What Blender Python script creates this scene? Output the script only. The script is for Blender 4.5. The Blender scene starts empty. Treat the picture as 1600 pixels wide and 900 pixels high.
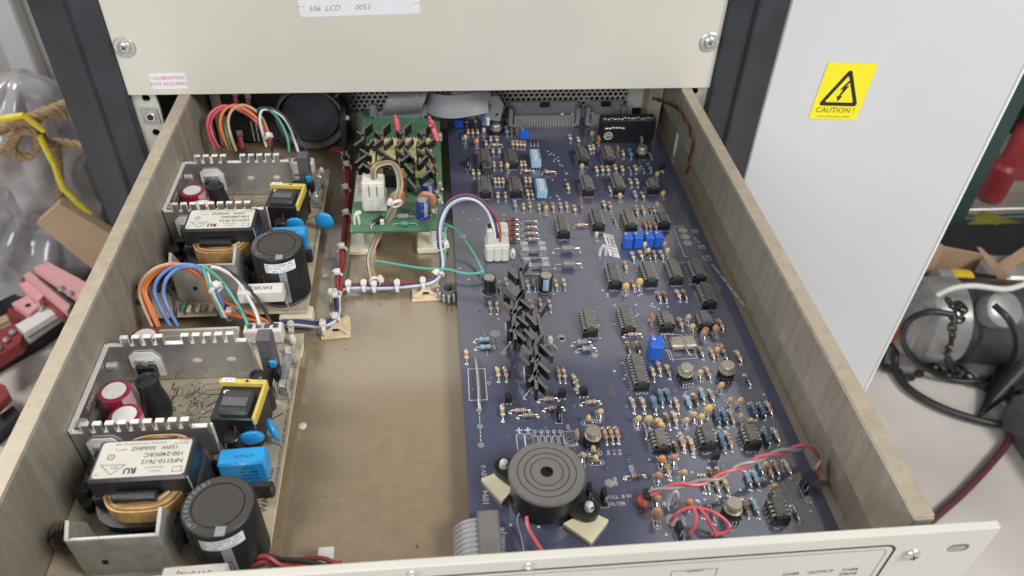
import bpy, math, random
from mathutils import Vector, Matrix, Euler
random.seed(7)
S = 0.001                                   # everything below is written in millimetres
scene = bpy.context.scene
C = scene.collection
R = math.radians
# ------------------------------------------------------------------ camera
CAM = Vector((5.5994, -599.74, 303.52))
EUL = Euler((0.8553, -0.0318, -0.0907), 'XYZ')
FPX = 1213.2
cd = bpy.data.cameras.new('camera'); cam = bpy.data.objects.new('camera', cd); C.objects.link(cam)
cam.location = CAM * S; cam.rotation_euler = EUL
cd.sensor_width = 36; cd.lens = FPX * 36 / 1600; cd.clip_start = 0.01; cd.clip_end = 60
cd.dof.use_dof = True; cd.dof.focus_distance = 0.52; cd.dof.aperture_fstop = 11
scene.camera = cam
# ------------------------------------------------------------------ world, lamps, exposure
w = bpy.data.worlds.new('World'); scene.world = w; w.use_nodes = True
bg = w.node_tree.nodes['Background']; bg.inputs[0].default_value = (0.97, 0.98, 1.0, 1); bg.inputs[1].default_value = 0.24
def lamp(name, loc, target, size, energy, col):
    d = bpy.data.lights.new(name, 'AREA'); d.shape = 'RECTANGLE'; d.size, d.size_y = size; d.energy = energy; d.color = col
    o = bpy.data.objects.new(name, d); C.objects.link(o); o.location = loc
    o.rotation_euler = (Vector(target) - Vector(loc)).to_track_quat('-Z', 'Y').to_euler()
    return o
lamp('side_light', (-1.7, 0.75, 1.7), (0.1, -0.35, -0.05), (1.0, 0.9), 62, (1.0, 0.97, 0.93))
lamp('window_light', (1.6, -1.3, 1.75), (0.05, -0.2, -0.05), (0.8, 0.8), 56, (1.0, 0.975, 0.94))
lamp('front_light', (-0.9, -2.4, 1.2), (0.1, -0.2, 0), (1.6, 1.2), 40, (0.93, 0.96, 1.0))
scene.view_settings.view_transform = 'Standard'; scene.view_settings.look = 'None'
scene.view_settings.gamma = 1; scene.view_settings.exposure = 0.0
scene.render.engine = 'CYCLES'

# ------------------------------------------------------------------ pixel ray -> point on a real plane of the place
_M = EUL.to_matrix()
def _pt(px, py, ax, val):
    d = _M @ Vector(((px - 800) / FPX, -(py - 450) / FPX, -1))
    return CAM + d * ((val - CAM[ax]) / d[ax])
def P(px, py, z): return _pt(px, py, 2, z)
def PY(px, py, y): return _pt(px, py, 1, y)
def PX(px, py, x): return _pt(px, py, 0, x)

# ------------------------------------------------------------------ materials
MT = {}
def srgb(r, g, b):
    f = lambda c: (c / 255 / 12.92) if c <= 10 else ((c / 255 + 0.055) / 1.055) ** 2.4
    return (f(r), f(g), f(b))
def mat(name, col, rough=0.5, metal=0.0, var=0.12, scale=150, bump=0.0, bscale=None, trans=0.0, emis=None, coat=0.0,
        dust=0.0, spec=0.5, cior=1.5, crough=None, col2=None, stretch=None, alpha=None, rand=0.0):
    m = bpy.data.materials.new(name); m.use_nodes = True; nt = m.node_tree; b = nt.nodes['Principled BSDF']
    L = nt.links.new; N = nt.nodes.new
    b.inputs['Roughness'].default_value = rough; b.inputs['Metallic'].default_value = metal
    b.inputs['Specular IOR Level'].default_value = spec; b.inputs['Coat Weight'].default_value = coat; b.inputs['Coat IOR'].default_value = cior; b.inputs['Coat Roughness'].default_value = crough if crough is not None else 0.08
    b.inputs['Transmission Weight'].default_value = trans
    tc = N('ShaderNodeTexCoord'); mp = N('ShaderNodeMapping'); L(tc.outputs['Object'], mp.inputs[0])
    if stretch: mp.inputs['Scale'].default_value = stretch
    n = N('ShaderNodeTexNoise'); n.inputs['Scale'].default_value = scale; n.inputs['Detail'].default_value = 5
    L(mp.outputs[0], n.inputs['Vector'])
    r = N('ShaderNodeValToRGB'); r.color_ramp.elements[0].position = 0.3; r.color_ramp.elements[1].position = 0.7
    c2 = col2 or tuple(min(1, c * (1 + var)) for c in col)
    c1 = tuple(c * (1 - var) for c in col) if not col2 else col
    r.color_ramp.elements[0].color = (*c1, 1); r.color_ramp.elements[1].color = (*c2, 1)
    L(n.outputs['Fac'], r.inputs[0]); out = r.outputs[0]
    if dust > 0:                                       # real dust lying on upward faces
        g = N('ShaderNodeNewGeometry'); sp = N('ShaderNodeSeparateXYZ'); L(g.outputs['Normal'], sp.inputs[0])
        n2 = N('ShaderNodeTexNoise'); n2.inputs['Scale'].default_value = 1300; n2.inputs['Detail'].default_value = 6; L(tc.outputs['Object'], n2.inputs['Vector'])
        mr = N('ShaderNodeMapRange'); mr.inputs[1].default_value = 0.15; mr.inputs[2].default_value = 0.85
        mr.inputs[4].default_value = dust; L(n2.outputs['Fac'], mr.inputs[0])
        cl = N('ShaderNodeMath'); cl.operation = 'MAXIMUM'; cl.inputs[1].default_value = 0; L(sp.outputs[2], cl.inputs[0])
        mu = N('ShaderNodeMath'); mu.operation = 'MULTIPLY'; L(mr.outputs[0], mu.inputs[0]); L(cl.outputs[0], mu.inputs[1])
        mx = N('ShaderNodeMix'); mx.data_type = 'RGBA'; mx.inputs[7].default_value = (0.36, 0.33, 0.28, 1)
        L(mu.outputs[0], mx.inputs[0]); L(out, mx.inputs[6]); out = mx.outputs[2]
    if rand:                                           # each part off the reel has its own shade
        oi = N('ShaderNodeObjectInfo'); hv = N('ShaderNodeHueSaturation'); m1 = N('ShaderNodeMapRange'); m1.inputs[3].default_value = 1 - rand; m1.inputs[4].default_value = 1 + rand * .7
        L(oi.outputs['Random'], m1.inputs[0]); L(m1.outputs[0], hv.inputs['Value']); m2 = N('ShaderNodeMapRange'); m2.inputs[3].default_value = .72; m2.inputs[4].default_value = 1.05; L(oi.outputs['Random'], m2.inputs[0]); L(m2.outputs[0], hv.inputs['Saturation'])
        L(out, hv.inputs['Color']); out = hv.outputs[0]
    L(out, b.inputs['Base Color'])
    rr = N('ShaderNodeMapRange'); rr.inputs[3].default_value = max(0.03, rough - 0.08); rr.inputs[4].default_value = min(1, rough + 0.1)
    L(n.outputs['Fac'], rr.inputs[0]); L(rr.outputs[0], b.inputs['Roughness'])
    if bump:
        nb = N('ShaderNodeTexNoise'); nb.inputs['Scale'].default_value = bscale or scale * 4; nb.inputs['Detail'].default_value = 4
        L(mp.outputs[0], nb.inputs['Vector'])
        bu = N('ShaderNodeBump'); bu.inputs['Strength'].default_value = bump; bu.inputs['Distance'].default_value = 0.0006
        L(nb.outputs['Fac'], bu.inputs['Height']); L(bu.outputs[0], b.inputs['Normal'])
    if alpha is not None: b.inputs['Alpha'].default_value = alpha
    MT[name] = m; return m
def specks(name, col, rough, metal, spots, ncol, scale=120, thr=0.62, **k):
    """a base surface with small dark marks"""
    m = mat(name, col, rough, metal, **k); nt = m.node_tree; N = nt.nodes.new; L = nt.links.new; b = nt.nodes['Principled BSDF']
    src = b.inputs['Base Color'].links[0].from_socket
    tc = N('ShaderNodeTexCoord'); cur = src
    for sc, th, cc, st in spots:
        mp = N('ShaderNodeMapping'); L(tc.outputs['Object'], mp.inputs[0]); mp.inputs['Scale'].default_value = st
        n = N('ShaderNodeTexNoise'); n.inputs['Scale'].default_value = sc; n.inputs['Detail'].default_value = 3; L(mp.outputs[0], n.inputs['Vector'])
        mr = N('ShaderNodeMapRange'); mr.inputs[1].default_value = th; mr.inputs[2].default_value = th + 0.06; L(n.outputs['Fac'], mr.inputs[0])
        mx = N('ShaderNodeMix'); mx.data_type = 'RGBA'; mx.inputs[7].default_value = (*cc, 1); L(mr.outputs[0], mx.inputs[0]); L(cur, mx.inputs[6]); cur = mx.outputs[2]
    L(cur, b.inputs['Base Color']); return m
mat('panel', (0.62, 0.595, 0.52), 0.42, bump=0.08, bscale=1800, var=0.03, scale=12)
mat('front_paint', (0.57, 0.55, 0.495), 0.38, bump=0.06, bscale=1500, var=0.04, scale=20)
mat('rack_black', (0.030, 0.033, 0.040), 0.42, var=0.2, scale=30, bump=0.15, bscale=900, dust=0.05)
mat('rail', (0.50, 0.50, 0.44), 0.4, var=0.05)
mat('hole', (0.012, 0.012, 0.014), 0.7)
mat('cab', (0.59, 0.60, 0.615), 0.38, var=0.035, scale=4, bump=0.05, bscale=900)
mat('cab_edge', (0.78, 0.79, 0.80), 0.4, var=0.02)
mat('yellow_lab', (0.86, 0.76, 0.02), 0.45, var=0.03)
mat('ink', (0.015, 0.015, 0.017), 0.5)
mat('ink_red', (0.62, 0.12, 0.20), 0.5)
mat('ink_grey', (0.12, 0.12, 0.15), 0.5)
mat('paper', (0.78, 0.78, 0.80), 0.5, var=0.03)
mat('cream_label', (0.52, 0.50, 0.44), 0.5, var=0.08, scale=80)
specks('wall_in', (0.335, 0.305, 0.25), 0.38, 0.3, [(420, .66, (0.24, 0.22, 0.18), (1, .9, .12)), (900, .70, (0.20, 0.18, 0.145), (1, 1, .2))], None, scale=520, var=0.16, bump=0.6, bscale=1300, stretch=(1, 1, .14))
specks('wall_lip', (0.37, 0.315, 0.235), 0.42, 0.15, [(34, .70, (0.16, 0.14, 0.11), (1, .35, 1)), (300, .72, (0.17, 0.13, 0.10), (1, .5, 1))], None, scale=40, var=0.12, bump=0.15, bscale=900)
specks('floor_pan', (0.265, 0.198, 0.120), 0.45, 0.0, [(600, .74, (0.12, 0.09, 0.055), (1, 1, 1)), (300, .70, (0.20, 0.15, 0.09), (1, .06, 1)), (120, .72, (0.09, 0.065, 0.04), (1, 1, 1)), (260, .73, (0.04, 0.03, 0.025), (1, 1, 1)), (90, .68, (0.20, 0.15, 0.09), (1, .12, 1)), (4, .55, (0.275, 0.21, 0.132), (1, 1, 1))], None, scale=7, var=0.07, coat=1, cior=2.5, crough=.15, bump=0.10, bscale=900)
mat('blue_pcb', (0.052, 0.058, 0.104), 0.35, var=0.1, scale=30, bump=0.10, bscale=1500, col2=(0.062, 0.069, 0.120), dust=0.03, coat=1, cior=2.1, crough=.13)
mat('pcb_edge', (0.10, 0.09, 0.06), 0.6)
mat('trace', (0.056, 0.063, 0.112), 0.35, var=0.1, dust=0.03, coat=1, cior=2.1, crough=.13)
mat('silk', (0.46, 0.47, 0.50), 0.5, var=0.1)
mat('silk_dim', (0.24, 0.25, 0.29), 0.55, var=0.2, scale=500)
mat('green_pcb', (0.055, 0.17, 0.085), 0.38, var=0.2, scale=80, bump=0.2, bscale=1200, dust=0.14)
mat('cream_pcb', (0.40, 0.345, 0.25), 0.42, var=0.12, scale=50, bump=0.2, bscale=900)
mat('cream_edge', (0.62, 0.57, 0.42), 0.5)
mat('print_brown', (0.075, 0.06, 0.045), 0.6)
mat('solder', (0.50, 0.50, 0.48), 0.35, 0.75, var=0.1)
mat('tin', (0.60, 0.60, 0.58), 0.28, 0.6, var=0.12)
mat('alu', (0.55, 0.54, 0.54), 0.25, 0.8, var=0.2, scale=40, bump=0.12, bscale=500, stretch=(.3, 1, 1))
mat('alu_edge', (0.80, 0.79, 0.76), 0.38, 0.3, var=0.06)
mat('alu_dull', (0.50, 0.49, 0.45), 0.42, 0.5, var=0.18, scale=120, bump=0.3, bscale=900, dust=0.25)
mat('can', (0.52, 0.47, 0.40), 0.38, 0.75, var=0.10, dust=0.35)
mat('ic', (0.070, 0.066, 0.060), 0.42, rand=.3, var=0.15, bump=0.2, bscale=900, dust=0.45)
mat('socket', (0.010, 0.010, 0.011), 0.4, dust=0.02)
mat('black', (0.011, 0.011, 0.013), 0.36, var=0.2, dust=0.035)
mat('black_matt', (0.013, 0.013, 0.014), 0.6, var=0.25, bump=0.3, bscale=700, dust=0.16)
mat('rubber', (0.014, 0.015, 0.018), 0.34, var=0.2, dust=0.05)
mat('cap_top', (0.034, 0.031, 0.029), 0.62, var=0.12, bump=0.2, bscale=1200, dust=0.09, spec=.3)
mat('buzz', (0.115, 0.108, 0.103), 0.50, var=0.08, scale=300, bump=0.35, bscale=2500, dust=0.18)
mat('dgrey', (0.08, 0.08, 0.085), 0.5, dust=0.15)
mat('fin_black', (0.009, 0.009, 0.009), 0.4, dust=0.04, var=.2)
mat('fin_edge', (0.11, 0.107, 0.10), 0.5, var=.2)
mat('blue_pot', (0.02, 0.11, 0.52), 0.38, var=0.06, dust=0.05)
mat('blue_dip', (0.30, 0.46, 0.60), 0.45, var=0.05, dust=0.15)
mat('lav', (0.20, 0.28, 0.60), 0.45, dust=0.1)
mat('blue_cap', (0.02, 0.30, 0.66), 0.3, var=0.06, coat=.2)
mat('navy', (0.03, 0.045, 0.26), 0.3, coat=.2)
mat('blue_res', (0.075, 0.165, 0.26), 0.42, rand=.3, var=0.15, dust=0.14)
mat('lblue_res', (0.26, 0.36, 0.44), 0.45, var=0.12, dust=0.18)
mat('beige_res', (0.56, 0.46, 0.34), 0.45, rand=.28, var=0.12, dust=0.22)
mat('brown_res', (0.15, 0.10, 0.07), 0.5, dust=0.2)
mat('pink_res', (0.38, 0.22, 0.17), 0.5, dust=0.18)
mat('band_red', (0.30, 0.04, 0.02), 0.5); mat('band_brown', (0.10, 0.04, 0.02), 0.5); mat('band_gold', (0.45, 0.28, 0.06), 0.4)
mat('band_orange', (0.5, 0.16, 0.03), 0.5); mat('band_black', (0.02, 0.02, 0.02), 0.5); mat('darkred', (0.22, 0.03, 0.02), 0.5, dust=.1)
mat('tant', (0.58, 0.38, 0.13), 0.42, rand=.25, var=0.15, dust=0.15, coat=.15)
mat('orange_cap', (0.48, 0.19, 0.075), 0.38, rand=.25, var=0.1, dust=0.12, coat=.15)
mat('grey_comp', (0.19, 0.19, 0.20), 0.4, dust=0.15)
mat('glass', (0.55, 0.58, 0.60), 0.12, var=0.02, trans=0.75)
mat('clear', (0.80, 0.80, 0.80), 0.2, var=0.02, trans=0.4)
mat('nylon', (0.66, 0.65, 0.60), 0.42, var=0.04)
mat('molex', (0.66, 0.65, 0.575), 0.42, var=0.04, dust=.1)
mat('tan', (0.62, 0.50, 0.33), 0.55, var=0.08)
mat('foam', (0.76, 0.70, 0.50), 0.7, var=0.08, bump=.3, bscale=900)
mat('yel_tape', (0.60, 0.47, 0.09), 0.42, var=0.12, dust=0.12)
mat('copper', (0.55, 0.33, 0.13), 0.4, 0.3, var=0.2, scale=300)
mat('copper2', (0.32, 0.17, 0.07), 0.42, 0.3, var=0.2)
mat('gold_foil', (0.74, 0.64, 0.30), 0.34, 0.3, var=0.1)
mat('red_cap', (0.27, 0.018, 0.05), 0.3, var=0.08, coat=.3)
mat('pink_sl', (0.60, 0.36, 0.44), 0.35)
mat('cement', (0.62, 0.58, 0.54), 0.6, var=0.06, bump=0.3, bscale=900, dust=.2)
mat('ceramic_w', (0.74, 0.73, 0.70), 0.5)
mat('ribbon', (0.30, 0.30, 0.315), 0.45, var=0.04)
mat('ribbon_d', (0.09, 0.09, 0.10), 0.5)
mat('plug_grey', (0.15, 0.145, 0.14), 0.5, dust=.1)
mat('idc', (0.20, 0.205, 0.22), 0.45, dust=.1)
mat('logo_w', (0.66, 0.66, 0.64), 0.5)
for n, c in dict(w_white=(.62, .61, .58), w_black=(.014, .014, .016), w_blue=(.13,.22,.46), w_navy=(.04,.06,.17), w_green=(.05, .25, .17), w_red=(.32,.04,.035),
                 w_pink=(.58, .10, .13), w_orange=(.66, .17, .04), w_tan=(.5, .32, .2), w_grey=(.27, .26, .26), w_teal=(.10, .36, .29), w_lav=(.26,.30,.50), w_dred=(.22, .03, .03)).items():
    mat(n, c, 0.38, var=0.07, scale=60, dust=0.06)
# background
mat('concrete', (0.50, 0.46, 0.42), 0.7, col2=(0.70, 0.65, 0.60), scale=4, bump=0.4, bscale=60)
mat('garage_wall', (0.55, 0.52, 0.48), 0.7, var=0.10, scale=4)
mat('white_trim', (0.76, 0.75, 0.73), 0.5, var=0.04, scale=10)
mat('rope', (0.36, 0.24, 0.13), 0.8, var=0.25, scale=120, bump=.6, bscale=300)
mat('strap', (0.80, 0.66, 0.05), 0.6, var=0.12)
mat('plastic', (0.40, 0.38, 0.39), 0.2, var=0.25, scale=9, spec=.9, bump=1, bscale=26, coat=.6)
mat('plywood', (0.50, 0.35, 0.22), 0.6, var=0.12, scale=12, stretch=(1, 8, 1))
mat('redpaint', (0.26, 0.03, 0.035), 0.45, var=0.15, scale=20)
mat('pinkpaint', (0.72, 0.38, 0.38), 0.45, var=0.06)
mat('steel_bg', (0.42, 0.40, 0.37), 0.4, 0.5)
mat('cardboard', (0.46, 0.31, 0.19), 0.75, var=0.08, scale=12)
mat('olive', (0.17, 0.15, 0.02), 0.6, var=.15, scale=10)
mat('dgreen', (0.035, 0.065, 0.060), 0.5, var=.1)
mat('tankm', (0.11, 0.107, 0.105), 0.35, 0.5, var=0.25, scale=20)
mat('tankl', (0.36, 0.35, 0.34), 0.3, 0.3, var=0.2, scale=15)
mat('chain', (0.06, 0.055, 0.05), 0.4, 0.6)
mat('cable', (0.025, 0.025, 0.027), 0.4)
mat('hose_red', (0.10, 0.03, 0.04), 0.4)
mat('toolyel', (0.75, 0.5, 0.03), 0.4)
mat('orangepart', (0.55, 0.14, 0.06), 0.5)

# ------------------------------------------------------------------ mesh builder
class MB:
    def __init__(s): s.v = []; s.f = []; s.m = []; s.mats = []
    def mi(s, n):
        if n not in s.mats: s.mats.append(n)
        return s.mats.index(n)
    def add(s, vs, fs, m, M=None):
        b = len(s.v); k = s.mi(m) if isinstance(m, str) else None
        for p in vs:
            p = Vector(p); s.v.append(M @ p if M is not None else p)
        for i, f in enumerate(fs):
            s.f.append([b + j for j in f]); s.m.append(k if k is not None else s.mi(m[i]))
        return s
    def box(s, c, d, m, bev=0.25, M=None, top=None, front=None):
        """box centred at c with size d; chamfered"""
        hx, hy, hz = d[0] / 2, d[1] / 2, d[2] / 2; e = min(bev, hx * .45, hy * .45, hz * .45)
        vs = []; idx = {}
        for sx in (-1, 1):
            for sy in (-1, 1):
                for sz in (-1, 1):
                    for ax in range(3):
                        h = [hx - e, hy - e, hz - e]; h[ax] += e
                        idx[(sx, sy, sz, ax)] = len(vs); vs.append((c[0] + sx * h[0], c[1] + sy * h[1], c[2] + sz * h[2]))
        fs = []; ms = []
        def q(*k): fs.append([idx[i] for i in k])
        r = [(-1, -1), (1, -1), (1, 1), (-1, 1)]
        for sg in (-1, 1):
            q(*[(sg, a, b, 0) for a, b in r]); ms.append(m)
            q(*[(a, sg, b, 1) for a, b in r]); ms.append(front if (front and sg < 0) else m)
            q(*[(a, b, sg, 2) for a, b in r]); ms.append(top if (top and sg > 0) else m)
        for a in (-1, 1):
            for b in (-1, 1):
                q((a, b, -1, 0), (a, b, 1, 0), (a, b, 1, 1), (a, b, -1, 1)); ms.append(m)
                q((a, -1, b, 0), (a, 1, b, 0), (a, 1, b, 2), (a, -1, b, 2)); ms.append(m)
                q((-1, a, b, 1), (1, a, b, 1), (1, a, b, 2), (-1, a, b, 2)); ms.append(m)
                for cc in (-1, 1): pass
        for sx in (-1, 1):
            for sy in (-1, 1):
                for sz in (-1, 1):
                    q((sx, sy, sz, 0), (sx, sy, sz, 1), (sx, sy, sz, 2)); ms.append(m)
        return s.add(vs, fs, ms, M)
    def prism(s, poly, z0, z1, m, M=None, top=None):
        n = len(poly); vs = [(x, y, z0) for x, y in poly] + [(x, y, z1) for x, y in poly]
        fs = [list(range(n))[::-1], list(range(n, 2 * n))] + [[i, (i + 1) % n, n + (i + 1) % n, n + i] for i in range(n)]
        return s.add(vs, fs, [m, top or m] + [m] * n, M)
    def lathe(s, prof, m, n=16, M=None, mats=None, cap=True):
        vs = []; fs = []; ms = []
        for r, z in prof:
            for i in range(n):
                a = 2 * math.pi * i / n; vs.append((r * math.cos(a), r * math.sin(a), z))
        for k in range(len(prof) - 1):
            for i in range(n):
                j = (i + 1) % n; fs.append([k * n + i, k * n + j, (k + 1) * n + j, (k + 1) * n + i]); ms.append(mats[k] if mats else m)
        if cap:
            if prof[0][0] > 1e-4: fs.append(list(range(n))[::-1]); ms.append(mats[0] if mats else m)
            if prof[-1][0] > 1e-4: fs.append([(len(prof) - 1) * n + i for i in range(n)]); ms.append(mats[-1] if mats else m)
        return s.add(vs, fs, ms, M)
    def cyl(s, p0, p1, r, m, n=14, r1=None, bev=0.0, cap=None):
        p0 = Vector(p0); p1 = Vector(p1); L = (p1 - p0).length
        M = Matrix.Translation(p0) @ (p1 - p0).to_track_quat('Z', 'Y').to_matrix().to_4x4(); r1 = r if r1 is None else r1
        pr = [(r - bev, 0), (r, bev), (r1, L - bev), (r1 - bev, L)] if bev else [(r, 0), (r1, L)]
        s.lathe(pr, m, n, M)
        if cap: s.lathe([(r1 - bev, 0.02), (0.01, 0.03)], cap, n, M @ Matrix.Translation((0, 0, L)))
        return s
    def ball(s, c, rad, m, n=12, k=8, M=None, flat=None):
        if not hasattr(rad, '__len__'): rad = (rad,) * 3
        T = Matrix.Translation(c); T = T if M is None else T @ M
        pr = [(max(1e-5, math.sin(math.pi * i / k)), -math.cos(math.pi * i / k)) for i in range(k + 1)]
        return s.lathe(pr, m, n, T @ Matrix.Diagonal((*rad, 1)), cap=False)
    def tube(s, pts, r, m, n=8, closed=False):
        pts = [Vector(p) for p in pts]; N = len(pts); vs = []; fs = []; nrm = None
        rr = r if hasattr(r, '__len__') else [r] * N
        for i, p in enumerate(pts):
            t = (pts[(i + 1) % N if closed else min(i + 1, N - 1)] - pts[(i - 1) % N if closed else max(i - 1, 0)]).normalized()
            if nrm is None: nrm = t.orthogonal().normalized()
            nrm = (nrm - t * nrm.dot(t)); nrm = nrm.normalized() if nrm.length > 1e-6 else t.orthogonal().normalized()
            b = t.cross(nrm)
            for j in range(n):
                a = 2 * math.pi * j / n; vs.append(p + (nrm * math.cos(a) + b * math.sin(a)) * rr[i])
        for i in range(N if closed else N - 1):
            k = (i + 1) % N
            for j in range(n): fs.append([i * n + j, i * n + (j + 1) % n, k * n + (j + 1) % n, k * n + j])
        if not closed: fs += [list(range(n))[::-1], [(N - 1) * n + j for j in range(n)]]
        return s.add(vs, fs, m)
    def strip(s, pts, wd, z, m, closed=False, M=None):
        """flat painted line in the xy plane at height z"""
        pts = [Vector((p[0], p[1])) for p in pts]; n = len(pts)
        for i in range(n if closed else n - 1):
            a, b = pts[i], pts[(i + 1) % n]; d = (b - a)
            if d.length < 1e-6: continue
            d.normalize(); q = Vector((-d.y, d.x)) * wd / 2; e = d * wd * .5
            a2, b2 = a - e, b + e
            zz = z + 0.004 * (i % 2)
            s.add([(a2.x + q.x, a2.y + q.y, zz), (a2.x - q.x, a2.y - q.y, zz), (b2.x - q.x, b2.y - q.y, zz), (b2.x + q.x, b2.y + q.y, zz)], [[0, 1, 2, 3]], m, M)
        return s
    def ring(s, c, r0, r1, z, m, n=20, M=None):
        T = Matrix.Translation((c[0], c[1], z)); T = T if M is None else M @ T
        return s.lathe([(r0, 0), (r1, 0)], m, n, T, cap=False)
    def disc(s, c, r, z, m, n=12, M=None):
        return s.prismflat([(c[0] + r * math.cos(2 * math.pi * i / n), c[1] + r * math.sin(2 * math.pi * i / n)) for i in range(n)], z, m, M)
    def prismflat(s, poly, z, m, M=None):
        return s.add([(x, y, z) for x, y in poly], [list(range(len(poly)))], m, M)
    def text(s, txt, size, m, M, align='CENTER', bold=0.0, shear=0.0, sx=1.0):
        cu = bpy.data.curves.new('t', 'FONT'); cu.body = txt; cu.size = size; cu.align_x = align; cu.align_y = 'CENTER'
        cu.resolution_u = 2; cu.offset = bold; cu.shear = shear
        o = bpy.data.objects.new('t', cu); me = o.to_mesh()
        s.add([(v.co.x * sx, v.co.y, v.co.z) for v in me.vertices], [list(p.vertices) for p in me.polygons], m, M)
        o.to_mesh_clear(); bpy.data.objects.remove(o); bpy.data.curves.remove(cu); return s
    def mesh(s, name, origin):
        me = bpy.data.meshes.new(name)
        me.from_pydata([((p - origin) * S)[:] for p in s.v], [], s.f)
        for n in s.mats: me.materials.append(MT[n])
        me.polygons.foreach_set('material_index', s.m); me.polygons.foreach_set('use_smooth', [True] * len(s.f))
        me.update(); me.set_sharp_from_angle(angle=R(38)); return me
    def build(s, name, parent=None, label=None, origin=None):
        """link as one mesh object; vertex positions are in the frame of the top-level thing (world frame when it has none)"""
        if origin is None:
            xs = [p.x for p in s.v]; ys = [p.y for p in s.v]; zs = [p.z for p in s.v]
            origin = Vector(((min(xs) + max(xs)) / 2, (min(ys) + max(ys)) / 2, min(zs)))
        o = bpy.data.objects.new(name, s.mesh(name, origin)); C.objects.link(o)
        wl = parent.get('_o') if parent else None
        base = Vector(wl) if wl is not None else Vector((0, 0, 0))
        o.location = (origin - base) * S; o['_o'] = list(origin)
        if parent: o.parent = parent
        if label: o['label'] = label
        return o
def thing(name, loc, label, cat, group=None, kind=None):
    """an Empty at the base of a thing, parts are given in world millimetres"""
    o = bpy.data.objects.new(name, None); C.objects.link(o); o.empty_display_size = .02
    o.location = Vector(loc) * S; o['_o'] = list(loc); o['label'] = label; o['category'] = cat
    if group: o['group'] = group
    return o
def tag(o, label, cat, group=None):
    o['label'] = label; o['category'] = cat
    if group: o['group'] = group
    return o
def struct(o): o['kind'] = 'structure'; return o
def copy_tree(o, parent=None, off=None):
    c = o.copy(); C.objects.link(c)
    if parent: c.parent = parent
    if off is not None: c.location = o.location + Vector(off) * S
    for ch in list(o.children): copy_tree(ch, c)
    return c
def spline(pts, k=8):
    pts = [Vector(p) for p in pts]; out = []
    for i in range(len(pts) - 1):
        p0 = pts[max(i - 1, 0)]; p1 = pts[i]; p2 = pts[i + 1]; p3 = pts[min(i + 2, len(pts) - 1)]
        for j in range(k):
            t = j / k; out.append(0.5 * ((2 * p1) + (p2 - p0) * t + (2 * p0 - 5 * p1 + 4 * p2 - p3) * t * t + (3 * p1 - p0 - 3 * p2 + p3) * t ** 3))
    out.append(pts[-1]); return out
def offset_path(path, r, ang, twist=0.0):
    nrm = None; out = []; d = 0
    for i, p in enumerate(path):
        t = (path[min(i + 1, len(path) - 1)] - path[max(i - 1, 0)]).normalized()
        if nrm is None: nrm = Vector((0, 0, 1)); nrm = (nrm - t * nrm.dot(t)).normalized() if abs(t.z) < .95 else t.orthogonal().normalized()
        nrm = (nrm - t * nrm.dot(t)).normalized(); b = t.cross(nrm)
        if i: d += (p - path[i - 1]).length
        a = ang + twist * d; out.append(p + (nrm * math.cos(a) + b * math.sin(a)) * r)
    return out
TR = Matrix.Translation
def RZ(a): return Matrix.Rotation(R(a), 4, 'Z')
def RX(a): return Matrix.Rotation(R(a), 4, 'X')
def RY(a): return Matrix.Rotation(R(a), 4, 'Y')
FACE = RX(90)            # local xy -> world xz, facing -y (towards the viewer)
# ================================================================== the setting
FZ = -750
m = MB(); m.add([(-4000, -2500, FZ), (4500, -2500, FZ), (4500, 5000, FZ), (-4000, 5000, FZ)], [[0, 1, 2, 3]], 'concrete')
struct(m.build('ground'))
m = MB(); m.box((-1530, 900, 450), (2400, 60, 2400), 'garage_wall', 1)
tag(m.build('wall'), 'beige painted garage wall behind the rack at upper left', 'wall')
a = PY(2, 60, 850); b_ = PY(46, 60, 850)
m = MB(); m.box(((a.x + b_.x) / 2, 853, 450), (b_.x - a.x, 36, 2398), 'white_trim', 4)
tag(m.build('trim_board'), 'white vertical trim board on the garage wall at upper left', 'trim board')

# ---- the rack: two posts with rails, one thing
rk = thing('equipment_rack', (0, 20, FZ), 'black steel equipment rack frame holding the instruments', 'rack')
for sx in (-1, 1):
    prof = [(241.6, 60), (241.6, -1), (243, -4), (261, -5.5), (263.5, -9), (265.5, -9.5), (268, -8), (279, -3), (281, -2.2), (291, -1.5), (292, 1), (292, 60)]
    m = MB(); m.prism([(sx * x, y) for x, y in prof], FZ, 900, 'rack_black'); m.build('post', rk)
    m = MB(); x0, x1 = (222, 241.4)
    zs = sorted([-5 - 44.45 * k for k in range(-6, 9)] + [-20.9 - 44.45 * k for k in range(-6, 9)] + [-36.8 - 44.45 * k for k in range(-6, 9)])
    hw = 3.3; xc = 230.2
    def bx_(xa, xb, za, zb): m.box((sx * (xa + xb) / 2, 6.5, (za + zb) / 2), (xb - xa, 3, zb - za), 'rail', 0)
    bx_(x0, xc - hw, -400, 300); bx_(xc + hw, x1, -400, 300)
    prev = -400
    for z in [z for z in zs if -395 < z < 295]:
        bx_(xc - hw, xc + hw, prev, z - hw); prev = z + hw
        # round the square opening into a round hole
        for q in range(4):
            cx, cz = (1 if q in (0, 3) else -1), (1 if q < 2 else -1)
            arc = [(sx * (xc + hw * cx), 5.0, z + hw * cz)] + [(sx * (xc + cx * hw * math.cos(R(t))), 5.0, z + cz * hw * math.sin(R(t))) for t in (0, 22, 45, 68, 90)]
            m.add(arc, [[0, i, i + 1] for i in range(1, 5)], 'rail')
    bx_(xc - hw, xc + hw, prev, 300)
    m.build('mounting_rail', rk)
    m = MB(); m.box((sx * 252, 300, 75), (6, 470, 1648), 'hole', 0); m.build('side_panel', rk)
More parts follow.
